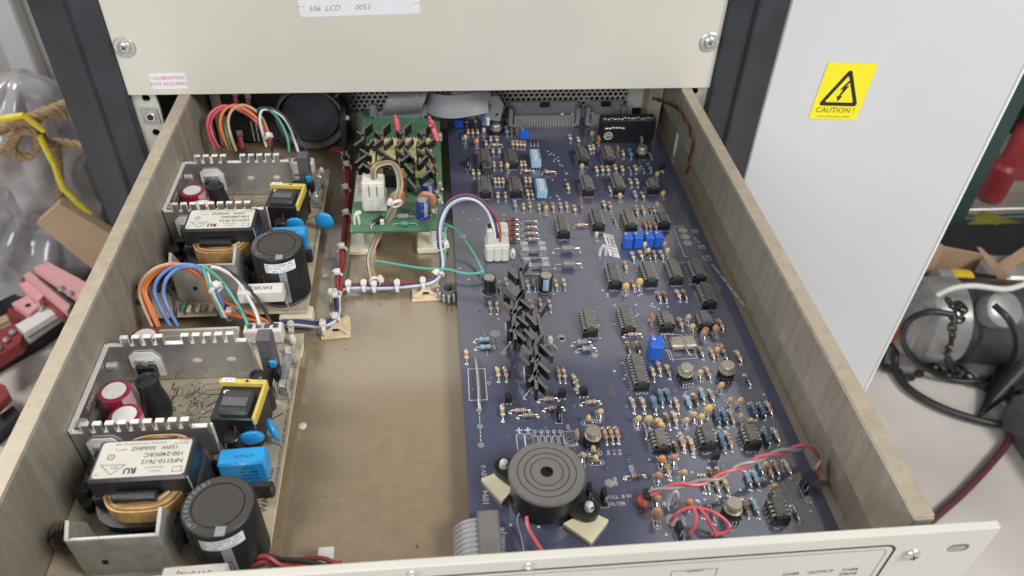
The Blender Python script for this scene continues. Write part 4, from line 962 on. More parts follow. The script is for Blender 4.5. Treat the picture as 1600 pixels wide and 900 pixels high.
for (z, u, v, an) in ((D, 280, 325, 0), (Hh, 415, 520, 20)):
    q = at(z, u, v, 4); m = MB(); m.tube(spline([(q.x - 2.4, q.y, ZB), (q.x - 1.8, q.y, ZB + 6), (q.x, q.y, ZB + 9), (q.x + 1.8, q.y, ZB + 6), (q.x + 2.4, q.y, ZB)]), 1.2, 'clear', 8); one('board_standoff', m)
# two fuses in silver clips
for k, (u0, v0, u1, v1) in enumerate(((510, 330, 690, 325), (530, 440, 712, 435))):
    a = at(Cz, u0, v0, 5); b2 = at(Cz, u1, v1, 5); y = (a.y + b2.y) / 2
    f = MB(); f.cyl((a.x + 4, y, ZB + 6), (b2.x - 4, y, ZB + 6), 2.5, 'glass', 16); f.box(((a.x + b2.x) / 2, y + 3.6, ZB + 1.2), (b2.x - a.x, .7, 1.2), 'tin', .1); f.box(((a.x + b2.x) / 2, y - 3.4, ZB + 1.2), (b2.x - a.x, .7, 1.2), 'tin', .1)
    f.cyl((a.x + 3, y, ZB + 6), (b2.x - 3, y, ZB + 6), .4, 'tin', 6)
    for xx in (a.x + 1, b2.x - 5): f.cyl((xx, y, ZB + 6), (xx + 5, y, ZB + 6), 2.9, 'tin', 16, bev=.3)
    fo = one('fuse', f); c_ = MB()
    for xx in (a.x + 3, b2.x - 3):
        for sy in (-1, 1): c_.box((xx, y + sy * 3.4, ZB + 5), (5.5, .6, 9), 'tin', .15); c_.box((xx, y + sy * 4.2, ZB + 9.8), (5.5, 1.6, .6), 'tin', .15)
        c_.box((xx, y, ZB + 1.2), (6, 7, .8), 'tin', .15)
    c_.build('fuse_clip', fo)
    if k == 0:
        pass
for (u, v, sl, st, tp_) in ((290, 515, 'socket', 'silk_dim', 'can'), (690, 500, 'socket', 'blue_dip', 'can')):
    q = at(Cz, u, v, 12); m = MB(); T = TR((q.x, q.y, ZB)); r = 4.9; h = 13
    m.lathe([(r, .3), (r, 1.4), (r - .4, 1.9), (r, 2.4), (r, h - .5), (r - .5, h), (r - .9, h)], sl, 28, T, cap=False); m.lathe([(r - .8, h - .1), (.02, h)], tp_, 28, T, cap=False)
    a0 = -120 if st == 'blue_dip' else -30; m.add([((r + .05) * math.cos(R(a0 + t)) + q.x, (r + .05) * math.sin(R(a0 + t)) + q.y, ZB + z) for z in (2.5, h - .6) for t in (0, 12, 24, 36, 48)], [[i, i + 1, i + 6, i + 5] for i in range(4)], st)
    m.ring((0, 0), r + .8, r + 1.1, H, 'silk', 28, T); one('electrolytic_capacitor', m)
q = at(Cz, 415, 645, 5); m = MB(); m.box((q.x, q.y, ZB + 3.5), (4.6, 5, 6.5), 'black', .4); one('transistor', m)
# blue film box, crystal with tie wire
q = at(Fz_, 845, 155, 4); m = MB(); m.box((q.x, q.y, ZB + 3.2), (17, 9.5, 4.6), 'can', 1.6, TR((0, 0, 0))); xo = one('crystal', m)
m = MB(); m.tube([(q.x - 1, q.y + 9, ZB + .4), (q.x - 1, q.y + 5.2, ZB + 3), (q.x - .8, q.y + 4.6, ZB + 5.9), (q.x + .2, q.y - 4.6, ZB + 5.9), (q.x + .6, q.y - 5.4, ZB + 3), (q.x + 3, q.y - 9.5, ZB + .4)], .6, 'can', 8); m.build('hold_down_wire', xo)
m = MB()
a0, a1, a2, a3 = at(Fz_, 688, 100), at(Fz_, 890, 108), at(Fz_, 942, 270), at(Fz_, 760, 290)
m.strip([a0, a1, a2], .5, ZB + H, 'silk'); m.strip([a0, at(Fz_, 755, 280), a2], .5, ZB + H + .01, 'silk'); m.strip([at(Fz_, 708, 98), at(Fz_, 775, 292)], .5, ZB + H, 'silk')
for v in (155, 185, 215): m.strip([at(Fz_, 700, v), at(Fz_, 780, v)], .35, ZB + H + .02, 'silk')
# white LED shaped part
q = at(E, 750, 110, 4); m2 = MB(); m2.ball((q.x, q.y, ZB + 5), (2.4, 2.4, 4), 'clear', 14, 8); m2.tube([(q.x - 2, q.y - 1, ZB + 3), (q.x - 5, q.y - 3, ZB)], .4, 'tin', 6); m2.tube([(q.x + 2, q.y - 1, ZB + 3), (q.x + 5, q.y - 4, ZB)], .4, 'tin', 6); one('light_emitting_diode', m2)
# bare link wire
pts_ = [at(E, 203, 255), at(E, 205, 265), at(E, 222, 400), at(E, 232, 600), at(E, 232, 615)]
for i, p in enumerate(pts_): p.z = ZB + (0.2, 2.6, 3.2, 2.6, .2)[i]
m2 = MB(); m2.tube(spline(pts_, 5), 1.0, 'can', 10); one('link_wire', m2)
# --- silkscreen
ox = [at(E, 148, 316), at(E, 272, 312), at(E, 290, 544), at(E, 158, 548)]; m.strip(ox, .5, ZB + H, 'silk', closed=True)
c0, c1, c2 = at(E, 230, 615), at(E, 237, 740), at(E, 245, 880)
for i in range(5): m.strip([c0.lerp(c1, i / 5 + .02), c0.lerp(c1, i / 5 + .12)], .5, ZB + H, 'silk')
for i in range(5): m.strip([c1.lerp(c2, i / 5 + .08), c1.lerp(c2, i / 5 + .18)], .5, ZB + H, 'silk')
for c_ in (c0, c1, c2): m.disc((c_.x, c_.y), 1.9, ZB + H + .03, 'solder', 16)
def st(t, z, u, v, s_=2.6, a=90, mt='silk', b=.04): q = at(z, u, v); m.text(t, s_, mt, TR((q.x, q.y, ZB + H)) @ RZ(a), bold=b)
st('1094', G, 298, 505, 4.8); st('REV 0', G, 286, 335, 3.8); st('PANEL', G, 412, 808, 3.6); st('J6', G, 402, 725, 5.2)
st('FULL  B W', G, 1190, 500, 3.1, 0); st('FILTER', G, 1178, 548, 3.1, 0); st('GND', G, 1165, 395, 2.6); st('C30', G, 1270, 310, 2.8)
st('+', G, 520, 58, 8, 0, b=.15); st('+', G, 578, 55, 8, 0, b=.15); st('+', Hh, 355, 578, 6, 0, b=.2); st('+', Hh, 268, 468, 5, 0, b=.2); st('+', Hh, 356, 455, 4, 0, b=.2)
for k, u in enumerate((527, 585)): q = at(G, u, 98); m.ring((q.x, q.y), 1.0, 1.5, ZB + H, 'solder'); m.strip([(q.x - 2.3, q.y - 9), (q.x - 2.3, q.y + 1.2), (q.x - 1.2, q.y + 2.4), (q.x + 1.2, q.y + 2.4), (q.x + 2.3, q.y + 1.2), (q.x + 2.3, q.y - 9)], .45, ZB + H + .03, 'silk')
for k, u in enumerate((623, 667, 710, 752, 795)):
    q = at(G, u, 62); m.ring((q.x, q.y), .7, 1.15, ZB + H, 'silk'); m.strip([(q.x, q.y - 1.1), (q.x, q.y - 3.4), (q.x - 1.3, q.y - 3.5), (q.x - 1.3, q.y - 9)], .38, ZB + H + .03, 'silk'); m.strip([(q.x, q.y - 3.45), (q.x + 1.3, q.y - 3.5), (q.x + 1.3, q.y - 9)], .38, ZB + H + .05, 'silk')
q = at(G, 862, 112); m.strip([(q.x - 3.6, q.y + 5.4), (q.x + 3.2, q.y + 5.8), (q.x + 3.6, q.y - 5), (q.x - 3, q.y - 5.2)], .4, ZB + H, 'silk', closed=True)
for k in range(3): m.strip([(q.x - 2, q.y + 4.2 - 3.1 * k), (q.x + 1.8, q.y + 4.2 - 3.1 * k), (q.x + 1.8, q.y + 2.2 - 3.1 * k), (q.x - 2, q.y + 2.2 - 3.1 * k)], .3, ZB + H + .02, 'silk', closed=True)
st('JW2', E, 890, 745, 2.2); st('C2', E, 303, 420, 2.4); st('R10', E, 290, 200, 2.2); st('CR12', Hh, 722, 540, 2.8); st('CR11', Hh, 128, 330, 2.8); st('C74', Hh, 392, 380, 2.6); st('R73', Hh, 890, 370, 2.2); st('R23', Hh, 1185, 330, 2.2); st('R70', Hh, 1190, 445, 2.4); st('C75', Hh, 450, 395, 2.4); st('R71', Hh, 390, 400, 2.2); st('OFFSET', Hh, 490, 690, 2.2)
st('G', Hh, 1365, 552, 5.5, 0); st('TP', E, 275, 65, 2.2)
for i, t_ in enumerate(('R81', 'R12', 'R13')): q = at(G, 1118 + 38 * i, 200); m.text(t_, 2.6, 'silk', TR((q.x, q.y, ZB + H)) @ RZ(90), bold=.04)
st('OUTPUT  OFFST  GAIN  TRIM  AMPL', D, 1155, 560, 3.0, -78, 'silk'); st('SYMMETRY', D, 1080, 560, 2.2, -78, 'silk_dim')
st('CAL ADJ', D, 940, 250, 2.2, -70); st('TP1', D, 810, 285, 2.2, -70); st('CX12', D, 905, 560, 2.6, 0); st('CX10', D, 840, 408, 2.6, 0); st('SN', Fz_, 340, 490, 7, 80, 'pcb_edge', .1)
for (u, v, s_) in ((928, 187, 3.6), (975, 297, 3.6), (1010, 375, 5)): q = at(D, u, v); m.strip([(q.x - s_ / 2, q.y - s_ / 2), (q.x + s_ / 2, q.y - s_ / 2), (q.x + s_ / 2, q.y + s_ / 2), (q.x - s_ / 2, q.y + s_ / 2)], .5, ZB + H, 'silk', closed=True); m.strip([(q.x - s_ / 4, q.y), (q.x + s_ / 4, q.y + s_ / 4)], .5, ZB + H + .02, 'silk')
m.strip([at(D, 850, 150), at(D, 772, 155), at(D, 855, 365), at(D, 875, 365)], .6, ZB + H, 'silk')
# emblem: slanted white panel with letter shapes
em = [at(D, 280, 200), at(D, 352, 218), at(D, 400, 378), at(D, 325, 360)]; m.prismflat([(p.x, p.y) for p in em], ZB + H, 'logo_w')
for (u0, v0, u1, v1) in ((298, 215, 345, 228), (300, 232, 350, 245), (310, 240, 322, 275), (335, 250, 350, 285), (322, 290, 366, 300), (330, 310, 372, 322), (338, 330, 380, 342), (345, 345, 352, 360)): a, b2 = at(D, u0, v0), at(D, u1, v1); m.strip([a, b2], 1.0, ZB + H + .03, 'blue_pcb')
dots = [(A, u, v) for u, v in ((745, 480), (772, 495), (757, 505), (790, 505), (800, 535), (790, 550), (820, 550), (832, 572), (850, 585), (780, 680), (810, 790), (765, 805), (825, 820), (875, 640), (730, 610))] + [(Bz, u, v) for u, v in ((8, 520), (15, 545), (38, 582), (22, 575), (72, 632), (10, 800), (22, 815), (60, 680))] + \
       [(D, u, v) for u, v in ((275, 603), (312, 628), (313, 643), (512, 703), (625, 697), (618, 712), (640, 720), (670, 735), (735, 717), (360, 708), (358, 838), (530, 640), (548, 630), (675, 460), (350, 70), (525, 772), (510, 785))] + \
       [(Fz_, u, v) for u, v in ((260, 128), (360, 360), (415, 302), (1410, 525), (440, 390), (430, 415), (250, 40))] + [(G, u, v) for u, v in ((1258, 218), (1257, 260), (462, 687), (650, 700))] + \
       [(Hh, u, v) for u, v in ((105, 228), (103, 270), (245, 262), (635, 543), (765, 305), (885, 475), (545, 352), (365, 790), (1378, 625), (1215, 740), (895, 190), (460, 575))] + \
       [(Cz, u, v) for u, v in ((110, 52), (145, 525), (155, 107), (83, 448), (355, 805), (395, 75), (742, 628), (210, 100))]
for i in range(230):      # vias
    x, y = rnd.uniform(bx0 + 5, bx1 - 5), rnd.uniform(by0 + 20, by1 - 5); m.disc((x, y), rnd.choice((.35, .45, .6)), ZB + H + .06, 'silk_dim', 8)
for z, u, v in dots: q = at(z, u, v); m.disc((q.x, q.y), .85, ZB + H + .02, 'silk', 10)
for z, u, v, r in ((D, 840, 180, 3.6), (D, 858, 225, 3.6), (D, 875, 270, 3.4), (E, 838, 80, 2.6), (E, 845, 102, 2.4), (G, 1125, 408, 2.7), (Hh, 405, 690, 3.8), (Fz_, 222, 248, 2.4), (Cz, 105, 225, 2.6), (E, 350, 55, 3.6), (E, 408, 200, 1.9), (G, 1232, 368, 1.5)):
    q = at(z, u, v); m.disc((q.x, q.y), r, ZB + H + .02, 'solder' if z is not D else 'cream_pcb', 20)
rr2 = random.Random(5)
for i, (kk, p, a) in enumerate(res_all):
    if i % 2 == 0: m.text('R%d' % rr2.randint(2, 99), 1.9, 'silk_dim', TR((p.x - 3.0, p.y - .5, ZB + H)) @ RZ(90))
for (z, u, v) in ((E, 500, 560), (E, 650, 500)):
    pass
def tri_(px0, py0, s_=8): q = P(px0, py0, ZB); m.strip([(q.x, q.y + 8), (q.x - s_, q.y - 3), (q.x - s_ * .8, q.y - 4)], .6, ZB + H, 'silk'); m.strip([(q.x, q.y + 8.2), (q.x + s_, q.y - 3)], .6, ZB + H + .02, 'silk')
tri_(805, 543); tri_(837, 616)
q = P(791, 518, ZB); m.strip([(q.x, q.y + 8), (q.x, q.y - 4), (q.x + 10, q.y - 4)], .8, ZB + H, 'silk'); q = P(820, 588, ZB); m.strip([(q.x, q.y + 8), (q.x, q.y - 5), (q.x + 6, q.y - 5)], .8, ZB + H, 'silk')
m.build('board_printing', bb)
# --- black finned heatsinks with their transistors
def finned(root, spine, fins, zone, ztop, sph, fh, trn=None, sub=True, nm='heatsink'):
    def pt(p): q = P(zone[0] + p[0] / zone[2], zone[1] + p[1] / zone[2], ztop); return Vector((q.x, q.y))
    m = MB()
    def blade(a, b2, z0, z1, t):
        d = (b2 - a).normalized(); n_ = Vector((-d.y, d.x)) * t / 2
        m.prism([a + n_, a - n_, b2 - n_, b2 + n_], z0, z1, 'fin_black', top='fin_edge')
    sp_ = [pt(p) for p in spine]
    for a, b2 in zip(sp_[:-1], sp_[1:]): blade(a, b2, ztop - sph, ztop, 2.1)
    for f in fins: blade(pt(f[0]), pt(f[1]), ztop - fh, ztop, 2.1)
    o = m.build(nm, root)
    return o
HZ = (700, 380, 3.46)
h1 = finned(bb, [(390, 110), (395, 170), (410, 240), (372, 310), (352, 430), (365, 520)], [((388, 150), (430, 100)), ((378, 190), (330, 145)), ((368, 285), (315, 232)), ((455, 355), (392, 303)), ((362, 310), (410, 250)), ((303, 318), (342, 355)), ((435, 445), (376, 395)), ((345, 382), (396, 342)), ((420, 528), (366, 475)), ((333, 478), (382, 430))], HZ, -37, 10, 6.2)
h2 = finned(bb, [(490, 372), (490, 400), (510, 490), (470, 545), (482, 605), (470, 700), (480, 790)], [((490, 378), (530, 322)), ((480, 442), (424, 378)), ((462, 520), (412, 462)), ((565, 612), (500, 545)), ((447, 602), (402, 550)), ((550, 700), (482, 638)), ((450, 642), (496, 600)), ((535, 787), (476, 725)), ((438, 748), (486, 685))], HZ, -37, 10, 6.2)
for px, py in ((798, 517), (828, 588)):
    q = P(px, py, ZB + 8); m = MB(); m.box((q.x, q.y, ZB + 8), (5, 9, 11), 'black', .4); m.box((q.x + 3, q.y, ZB + 11), (1.4, 9, 15), 'tin', .2); m.cyl((q.x + 4, q.y, ZB + 14), (q.x + 2, q.y, ZB + 14), 2, 'tin', 12)
    for d in (-2.5, 0, 2.5): m.cyl((q.x, q.y + d, ZB), (q.x, q.y + d, ZB + 4), .6, 'tin', 6)
    one('power_transistor', m)
for px, py in ((805, 540), (837, 612)):
    q = P(px, py, ZB + 2); m = MB(); m.lathe([(3.2, 0), (3.2, 2), (2, 3), (2, 16), (.02, 16.3)], 'dgrey', 14, TR((q.x, q.y, ZB))); one('mounting_pillar', m)
# ================================================================== green regulator board on white pillars
ZG = -36.0
gb = thing('regulator_board', (-25, -55, ZF), 'small green circuit board raised on white plastic pillars with black finned heatsinks', 'circuit board')
gx0, gx1, gy0, gy1 = -59.5, 8.4, -143.6, 40
m = MB(); m.box(((gx0 + gx1) / 2, (gy0 + gy1) / 2, ZG - .8), (gx1 - gx0, gy1 - gy0, 1.6), 'green_pcb', .12)
rnd = random.Random(21)
for i in range(60):
    x, y = rnd.uniform(gx0 + 3, gx1 - 3), rnd.uniform(gy0 + 3, gy0 + 140); m.disc((x, y), rnd.uniform(.5, 1.1), ZG + .06 + i * .0005, 'solder', 8)
q = P(549, 300, ZG); m.prismflat([(-58.6, -106), (-52.5, -106), (-52.5, -62), (-58.6, -62)], ZG + .08, 'cream_label'); m.text('rev5/1EV6', 5.6, 'darkred', TR((-55.5, -84, ZG + .12)) @ RZ(90), bold=.06)
m.build('board', gb)
ZB_ = ZG
def gone(nm, m, label=None): return m.build(nm, gb, label)
for (px, py) in ((566, 388), (680, 385)):
    q = P(px, py, ZF + 4); q = Vector((q.x, q.y + 4, ZF)); m = MB(); m.cyl((q.x, q.y, ZF + 4), (q.x, q.y, ZG - 1.7), 4.2, 'nylon', 6); m.cyl((q.x, q.y, ZG - 1), (q.x, q.y, ZG + 1), 2.2, 'nylon', 10); gone('board_pillar', m)
    m = MB(); m.box((q.x - 2, q.y + 3, ZF + 2.6), (24, 22, 5), 'foam', 1); gone('foam_pad', m)
q = P(557, 343, ZG + 4); m = MB(); m.tube(spline([(q.x - 1.6, q.y, ZG), (q.x - 1.6, q.y, ZG + 5), (q.x, q.y, ZG + 9), (q.x + 1.6, q.y, ZG + 5), (q.x + 1.6, q.y, ZG)]), 1.0, 'nylon', 8); gone('board_clip', m)
# white connector
a = P(571, 332, ZG); b2 = P(603, 335, ZG); cx = (a.x + b2.x) / 2 - .5; cy = a.y + 7
m = MB(); m.box((cx, cy, ZG + 7), (18, 14, 13), 'molex', 1); m.box((cx, cy + 1, ZG + 18), (16.5, 13, 14), 'molex', 1.2)
for k in (-1, 0, 1): m.box((cx + 5.6 * k, cy - 6.6, ZG + 12), (4.6, 1.2, 22), 'molex', .6)
gone('white_connector', m, 'white wire connector'); GC = Vector((cx, cy, ZG + 25))
# gold foil transformer
a = P(580, 215, ZG + 16); b2 = P(672, 255, ZG + 16); cx, cy = (a.x + b2.x) / 2, (a.y + b2.y) / 2
m = MB(); m.box((cx, cy, ZG + 8.5), (50, 36, 17), 'gold_foil', 1.5); m.box((cx, cy + 18, ZG + 8), (46, 5, 16), 'black', .5)
for k in range(15): m.cyl((cx - 20 + 2.8 * k, cy + 18, ZG + 16.2), (cx - 20 + 2.8 * k, cy + 18, ZG + 17), .8, 'tin', 8)
for dx in (-18, -2, 14): m.box((cx + dx, cy - 4, ZG + 13.5), (1.6, 30, 8), 'black', .4)
m.text('0', 6, 'copper2', TR((cx + 14, cy + 6, ZG + 17.1)), bold=.1); gone('foil_wrapped_transformer', m)
# the four chevron fins columns
Gz = (530, 130, 3.75)
Gf = (516, 125, 3.846)
for sp_, fins in (([(248, 255), (200, 295), (195, 355), (143, 392)], [((160, 306), (205, 338)), ((222, 395), (258, 355)), ((180, 415), (243, 455)), ((150, 497), (215, 450)), ((205, 508), (258, 548)), ((170, 530), (200, 500))]),
                  ([(355, 255), (310, 295), (312, 355), (258, 395)], [((268, 308), (312, 335)), ((325, 392), (372, 352)), ((290, 412), (385, 480)), ((255, 512), (320, 462)), ((330, 500), (345, 480))]),
                  ([(480, 258), (440, 295), (440, 355), (395, 400)], [((402, 302), (442, 330)), ((455, 395), (495, 352)), ((395, 412), (447, 452)), ((447, 410), (500, 470)), ((425, 488), (470, 450)), ((448, 500), (500, 560)), ((465, 590), (515, 650))]),
                  ([(605, 258), (565, 295), (565, 365), (520, 400)], [((528, 308), (570, 336)), ((580, 388), (625, 350)), ((522, 412), (568, 448)), ((575, 405), (627, 465)), ((530, 505), (580, 452)), ((582, 498), (625, 560)), ((540, 590), (602, 542))])):
    finned(gb, sp_, fins, Gf, ZG + 22, 8, 6.2, nm='heatsink')
    for f in (fins[0], fins[3]):
        q = P(Gf[0] + f[1][0] / Gf[2], Gf[1] + f[1][1] / Gf[2] + 6, ZG + 22); m = MB(); m.box((q.x, q.y, ZG + 8), (1.6, 7, 15), 'fin_black', .2); m.build('heatsink_foot', gb)
# two navy electrolytics, orange discs, diodes
for (u, v) in ((513, 585), (485, 680)):
    q = P(530 + u / 3.75, 130 + v / 3.75, ZG + (12 if v < 600 else 16)); h = 12 if v < 600 else 16; m = MB(); T = TR((q.x, q.y, ZG)); r = 4.9
    m.lathe([(r, .3), (r, 1.2), (r - .4, 1.8), (r, 2.4), (r, h - .5), (r - .5, h), (r - .9, h)], 'navy', 28, T, cap=False); m.lathe([(r - .8, h - .1), (.02, h)], 'can', 28, T, cap=False)
    m.add([((r + .05) * math.cos(R(t)) + q.x, (r + .05) * math.sin(R(t)) + q.y, ZG + z) for z in (3, h - .8) for t in (-75, -63, -50, -38)], [[i, i + 1, i + 5, i + 4] for i in range(3)], 'lblue_res')
    m.ring((0, 0), r + .9, r + 1.2, .1, 'silk_dim', 28, T); m.text('NP', 2.2, 'lblue_res', TR((q.x, q.y - r - .15, ZG + h * .55)) @ FACE); gone('electrolytic_capacitor', m)
for (u, v, rz) in ((345, 675, 8), (513, 680, -10)):
    q = P(530 + u / 3.75, 130 + v / 3.75, ZG + 9); m = MB(); T = TR((q.x, q.y, ZG + 8.5)) @ RZ(rz); m.ball((0, 0, 0), (7.4, 2.2, 7.6), 'w_pink' if False else 'orange_cap', 22, 12, T)
    for s_ in (-1, 1): m.cyl(T @ Vector((s_ * 3, 0, -6)), T @ Vector((s_ * 3, 0, -8.4)), .5, 'tin', 6)
    gone('disc_capacitor', m, 'orange disc capacitor')
for (u, v, c_, L_) in ((375, 780, 'grey_comp', 8), (385, 822, 'w_green', 6), (228, 800, 'black', 8)):
    q = P(530 + u / 3.75, 130 + v / 3.75, ZG + 2); m = MB(); d = Vector((1, 0, 0)) if c_ != 'black' else Vector((.5, .8, 0)).normalized()
    m.cyl(q - d * L_ / 2, q + d * L_ / 2, 2.0, c_, 14, bev=.4); m.tube([q - d * 9 + Vector((0, 0, -2)), q - d * 8, q + d * 8, q + d * 9 + Vector((0, 0, -2))], .4, 'tin', 6); gone('diode', m)
for (u, v, a_, b2_, c_) in ((585, 310, 5, 6, 'silk'), (590, 600, 3, 7, 'tin'), (575, 640, 3, 5, 'tin'), (590, 680, 4, 4, 'tin'), (420, 600, 6, 12, 'black'), (300, 570, 8, 12, 'black'), (455, 505, 12, 6, 'black'), (250, 800, 3, 4, 'cement')):
    q = P(530 + u / 3.75, 130 + v / 3.75, ZG + 4); m = MB(); m.box((q.x, q.y, ZG + b2_ / 2), (a_, a_, b2_), c_, .5)
    if c_ == 'tin': m.ball((q.x + 1.5, q.y - 2, ZG + 2), 1.4, 'solder', 8, 6)
    gone('small_component', m)
for i in range(16):
    q = Vector((rnd.uniform(-2, 7), rnd.uniform(-125, -60), ZG)); m = MB(); m.cyl(q + Vector((0, -2, 1)), q + Vector((0, 2, 1)), .9, rnd.choice(('grey_comp', 'beige_res', 'tin', 'darkred')), 8); m.ball(q + Vector((0, -3.4, .4)), .9, 'solder', 8, 5); m.ball(q + Vector((0, 3.4, .4)), .9, 'solder', 8, 5); gone('small_resistor', m)
for (p0, p1) in (((617, 180), (624, 215)), ((670, 182), (683, 222)), ((672, 196), (680, 205))):
    a, b2 = P(*p0, ZG + 26), P(*p1, ZG + 10); m = MB(); m.tube(spline([a, a.lerp(b2, .3) + Vector((0, 0, 2)), a.lerp(b2, .7), b2], 4), [1.2] * 4 + [2.4] * 5 + [2.8] * 4, 'pink_res' if False else 'w_pink', 10); gone('sleeved_lead', m)

# ================================================================== grey ribbon cable with plug, rear
rc = thing('ribbon_cable', (40, 30, ZG), 'wide grey ribbon cable folded over behind the green and blue boards', 'ribbon cable')
def ribbon(root, path, w_, n, wdir=(1, 0, 0), name='ribbon'):
    m = MB(); wd = Vector(wdir).normalized(); pth = spline(path, 6); P_ = w_ / n
    for i in range(len(pth) - 1):
        pass
    prof = []
    for k in range(n):
        for t, hgt in ((0.02, .08), (.25, .75), (.6, .75), (.85, .08)): prof.append((-w_ / 2 + (k + t) * P_, hgt))
    low = [(x, -h_) for x, h_ in prof[::-1]]; pr = prof + low; N = len(pr); vs = []; fs = []
    for i, p in enumerate(pth):
        t = (pth[min(i + 1, len(pth) - 1)] - pth[max(i - 1, 0)]).normalized(); nn = t.cross(wd).normalized()
        if nn.z < 0 and i == 0: pass
        for x, h_ in pr: vs.append(p + wd * x + nn * h_)
    for i in range(len(pth) - 1):
        for j in range(N): k = (j + 1) % N; fs.append([i * N + j, i * N + k, (i + 1) * N + k, (i + 1) * N + j])
    m.add(vs, fs, 'ribbon'); return m.build(name, root)
def V(px, py, y): return PY(px, py, y)
# a: from the plug above the green board up and to the back
ribbon(rc, [V(628, 180, 26), V(629, 171, 14), V(634, 158, 11), V(638, 146, 16), V(644, 128, 34)], 34, 18, (1, 0.02, .05))
ribbon(rc, [V(660, 148, 36), V(668, 158, 26), V(684, 165, 18), V(710, 167, 14), V(738, 163, 14), V(762, 158, 20)], 20, 14, (0, .5, .86))
ribbon(rc, [V(733, 164, 24), V(735, 154, 22), V(738, 142, 26), V(738, 125, 40)], 34, 17, (1, 0, -.1))
m = MB(); q = V(624, 180, 24); m.box((q.x, q.y + 2, q.z), (44, 7, 8), 'idc', 1)
for s_ in (-1, 1): m.box((q.x + s_ * 22, q.y + 1, q.z + 3), (8, 7, 15), 'idc', 1.6); m.cyl((q.x + s_ * 23, q.y - 2.6, q.z - 1), (q.x + s_ * 23, q.y - 3, q.z - 1), 1.4, 'hole', 10)
m.build('plug', rc)
m = MB(); q = V(771, 165, 26)
m.prism([(-8, -12), (6, -14), (9, 2), (4, 11), (-6, 10)], -3, 3, 'idc', TR(q) @ RX(90)); m.cyl(q + Vector((3, -3, -7)), q + Vector((3, -3.4, -7)), 1.3, 'hole', 10); m.cyl(q + Vector((-3, -3, 2)), q + Vector((-3, -3.4, 2)), .9, 'hole', 10); m.box(q + Vector((-5, -3, -14)), (3, 3, 8), 'nylon', .8); m.build('plug', rc)
# ribbon at the front of the board
rf = thing('front_ribbon_cable', (18, -392, ZB), 'short grey ribbon cable with flat plug at the front left corner of the blue board', 'ribbon cable')
a, b2 = P(747, 830, ZB + 9), P(782, 830, ZB + 9)
m = MB(); m.box(((a.x + b2.x) / 2, a.y - 11, ZB + 5), (b2.x - a.x, 46, 9), 'plug_grey', .8); m.build('plug', rf)
p0 = Vector((a.x + 1, a.y - 12, ZB + 7)); ribbon(rf, [p0, p0 + Vector((-5, 0, -.6)), p0 + Vector((-9.5, 0, -3)), p0 + Vector((-12.5, 0, -8)), p0 + Vector((-13, 0, -17))], 43, 15, (0, 1, 0))

# ================================================================== buzzer
bz = thing('buzzer', (75, -335, ZB), 'large round dark grey buzzer with a centre hole on two cream pads', 'buzzer')
hB = 22; ctr = P(854.5, 737, ZB + hB); cx, cy = ctr.x, ctr.y; rB = (P(915, 737, ZB + hB) - P(794, 737, ZB + hB)).length / 2
m = MB(); z = ZB
pr = [(rB - 2.4, 2), (rB - 1.6, 2.4), (rB - 1.6, hB - 3.5), (rB - .4, hB - 3), (rB, hB - 2.2), (rB, hB - .9), (rB - .8, hB)]; mt = ['black', 'black', 'black', 'buzz', 'buzz', 'buzz']
for f in (.76, .58, .42): pr += [(rB * f + .22, hB), (rB * f, hB - .4), (rB * f - .22, hB)]; mt += ['buzz', 'hole', 'hole']
pr += [(3.4, hB), (3.3, hB - 3), (.02, hB - 3)]; mt += ['buzz', 'hole', 'hole']
mats_ = mt[:len(pr) - 1]; m.lathe(pr, 'buzz', 72, TR((cx, cy, ZB)), mats=mats_, cap=False)
body = m.build('body', bz)
for (u, v, ang) in ((418, 290, 155), (985, 575, -38)):
    q = P(690 + u / 4.287, 660 + v / 4.287, ZB + 9); m = MB()
    d = Vector((cx - q.x, cy - q.y)).normalized(); r = 5.6; pl = [(q.x + r * math.cos(t), q.y + r * math.sin(t)) for t in [math.atan2(-d.y, -d.x) + R(k) for k in range(-90, 91, 15)]]
    n_ = Vector((-d.y, d.x)); e = Vector((q.x, q.y)) + d * 12; pl += [tuple(e + n_ * 7.5 * (-1) ** 0), tuple(e - n_ * 7.5)][::(1 if True else -1)]
    ang_ = sorted(pl, key=lambda p: math.atan2(p[1] - (q.y + d.y * 4), p[0] - (q.x + d.x * 4)))
    m.prism(ang_, ZB + 4.5, ZB + 9, 'black'); m.build('mounting_ear', bz)
    m = MB(); m.lathe([(2.6, 9), (2.6, 10.5), (2.2, 12.6), (1.2, 13.4), (.02, 13.6)], 'nylon', 16, TR((q.x, q.y, ZB))); m.lathe([(3.6, 1), (2.8, 4.5)], 'nylon', 14, TR((q.x, q.y, ZB))); m.box((q.x + 1.2, q.y - 1.6, ZB + 12.2), (.7, 1.8, 1.2), 'hole', 0); m.build('plastic_rivet', bz)
for quad in (((752, 748), (790, 732), (805, 760), (784, 784)), ((880, 818), (918, 797), (951, 812), (924, 848))):
    m = MB(); q4 = [P(*p, ZB + 3) for p in quad]; m.prism([(p.x, p.y) for p in q4], ZB + .3, ZB + 3, 'foam'); m.build('adhesive_pad', bz)
m = MB(); m.tube(spline([P(823, 808, ZB + 8), P(826, 826, ZB + 8), P(842, 853, ZB + 6), P(856, 872, ZB + 2)]), 1.0, 'w_pink', 8); m.build('red_lead', bz)
m = MB(); m.tube(spline([P(811, 802, ZB + 9), P(808, 816, ZB + 8), P(815, 842, ZB + 6), P(820, 870, ZB + 2)]), .3, 'w_grey', 6); m.build('grey_lead', bz)

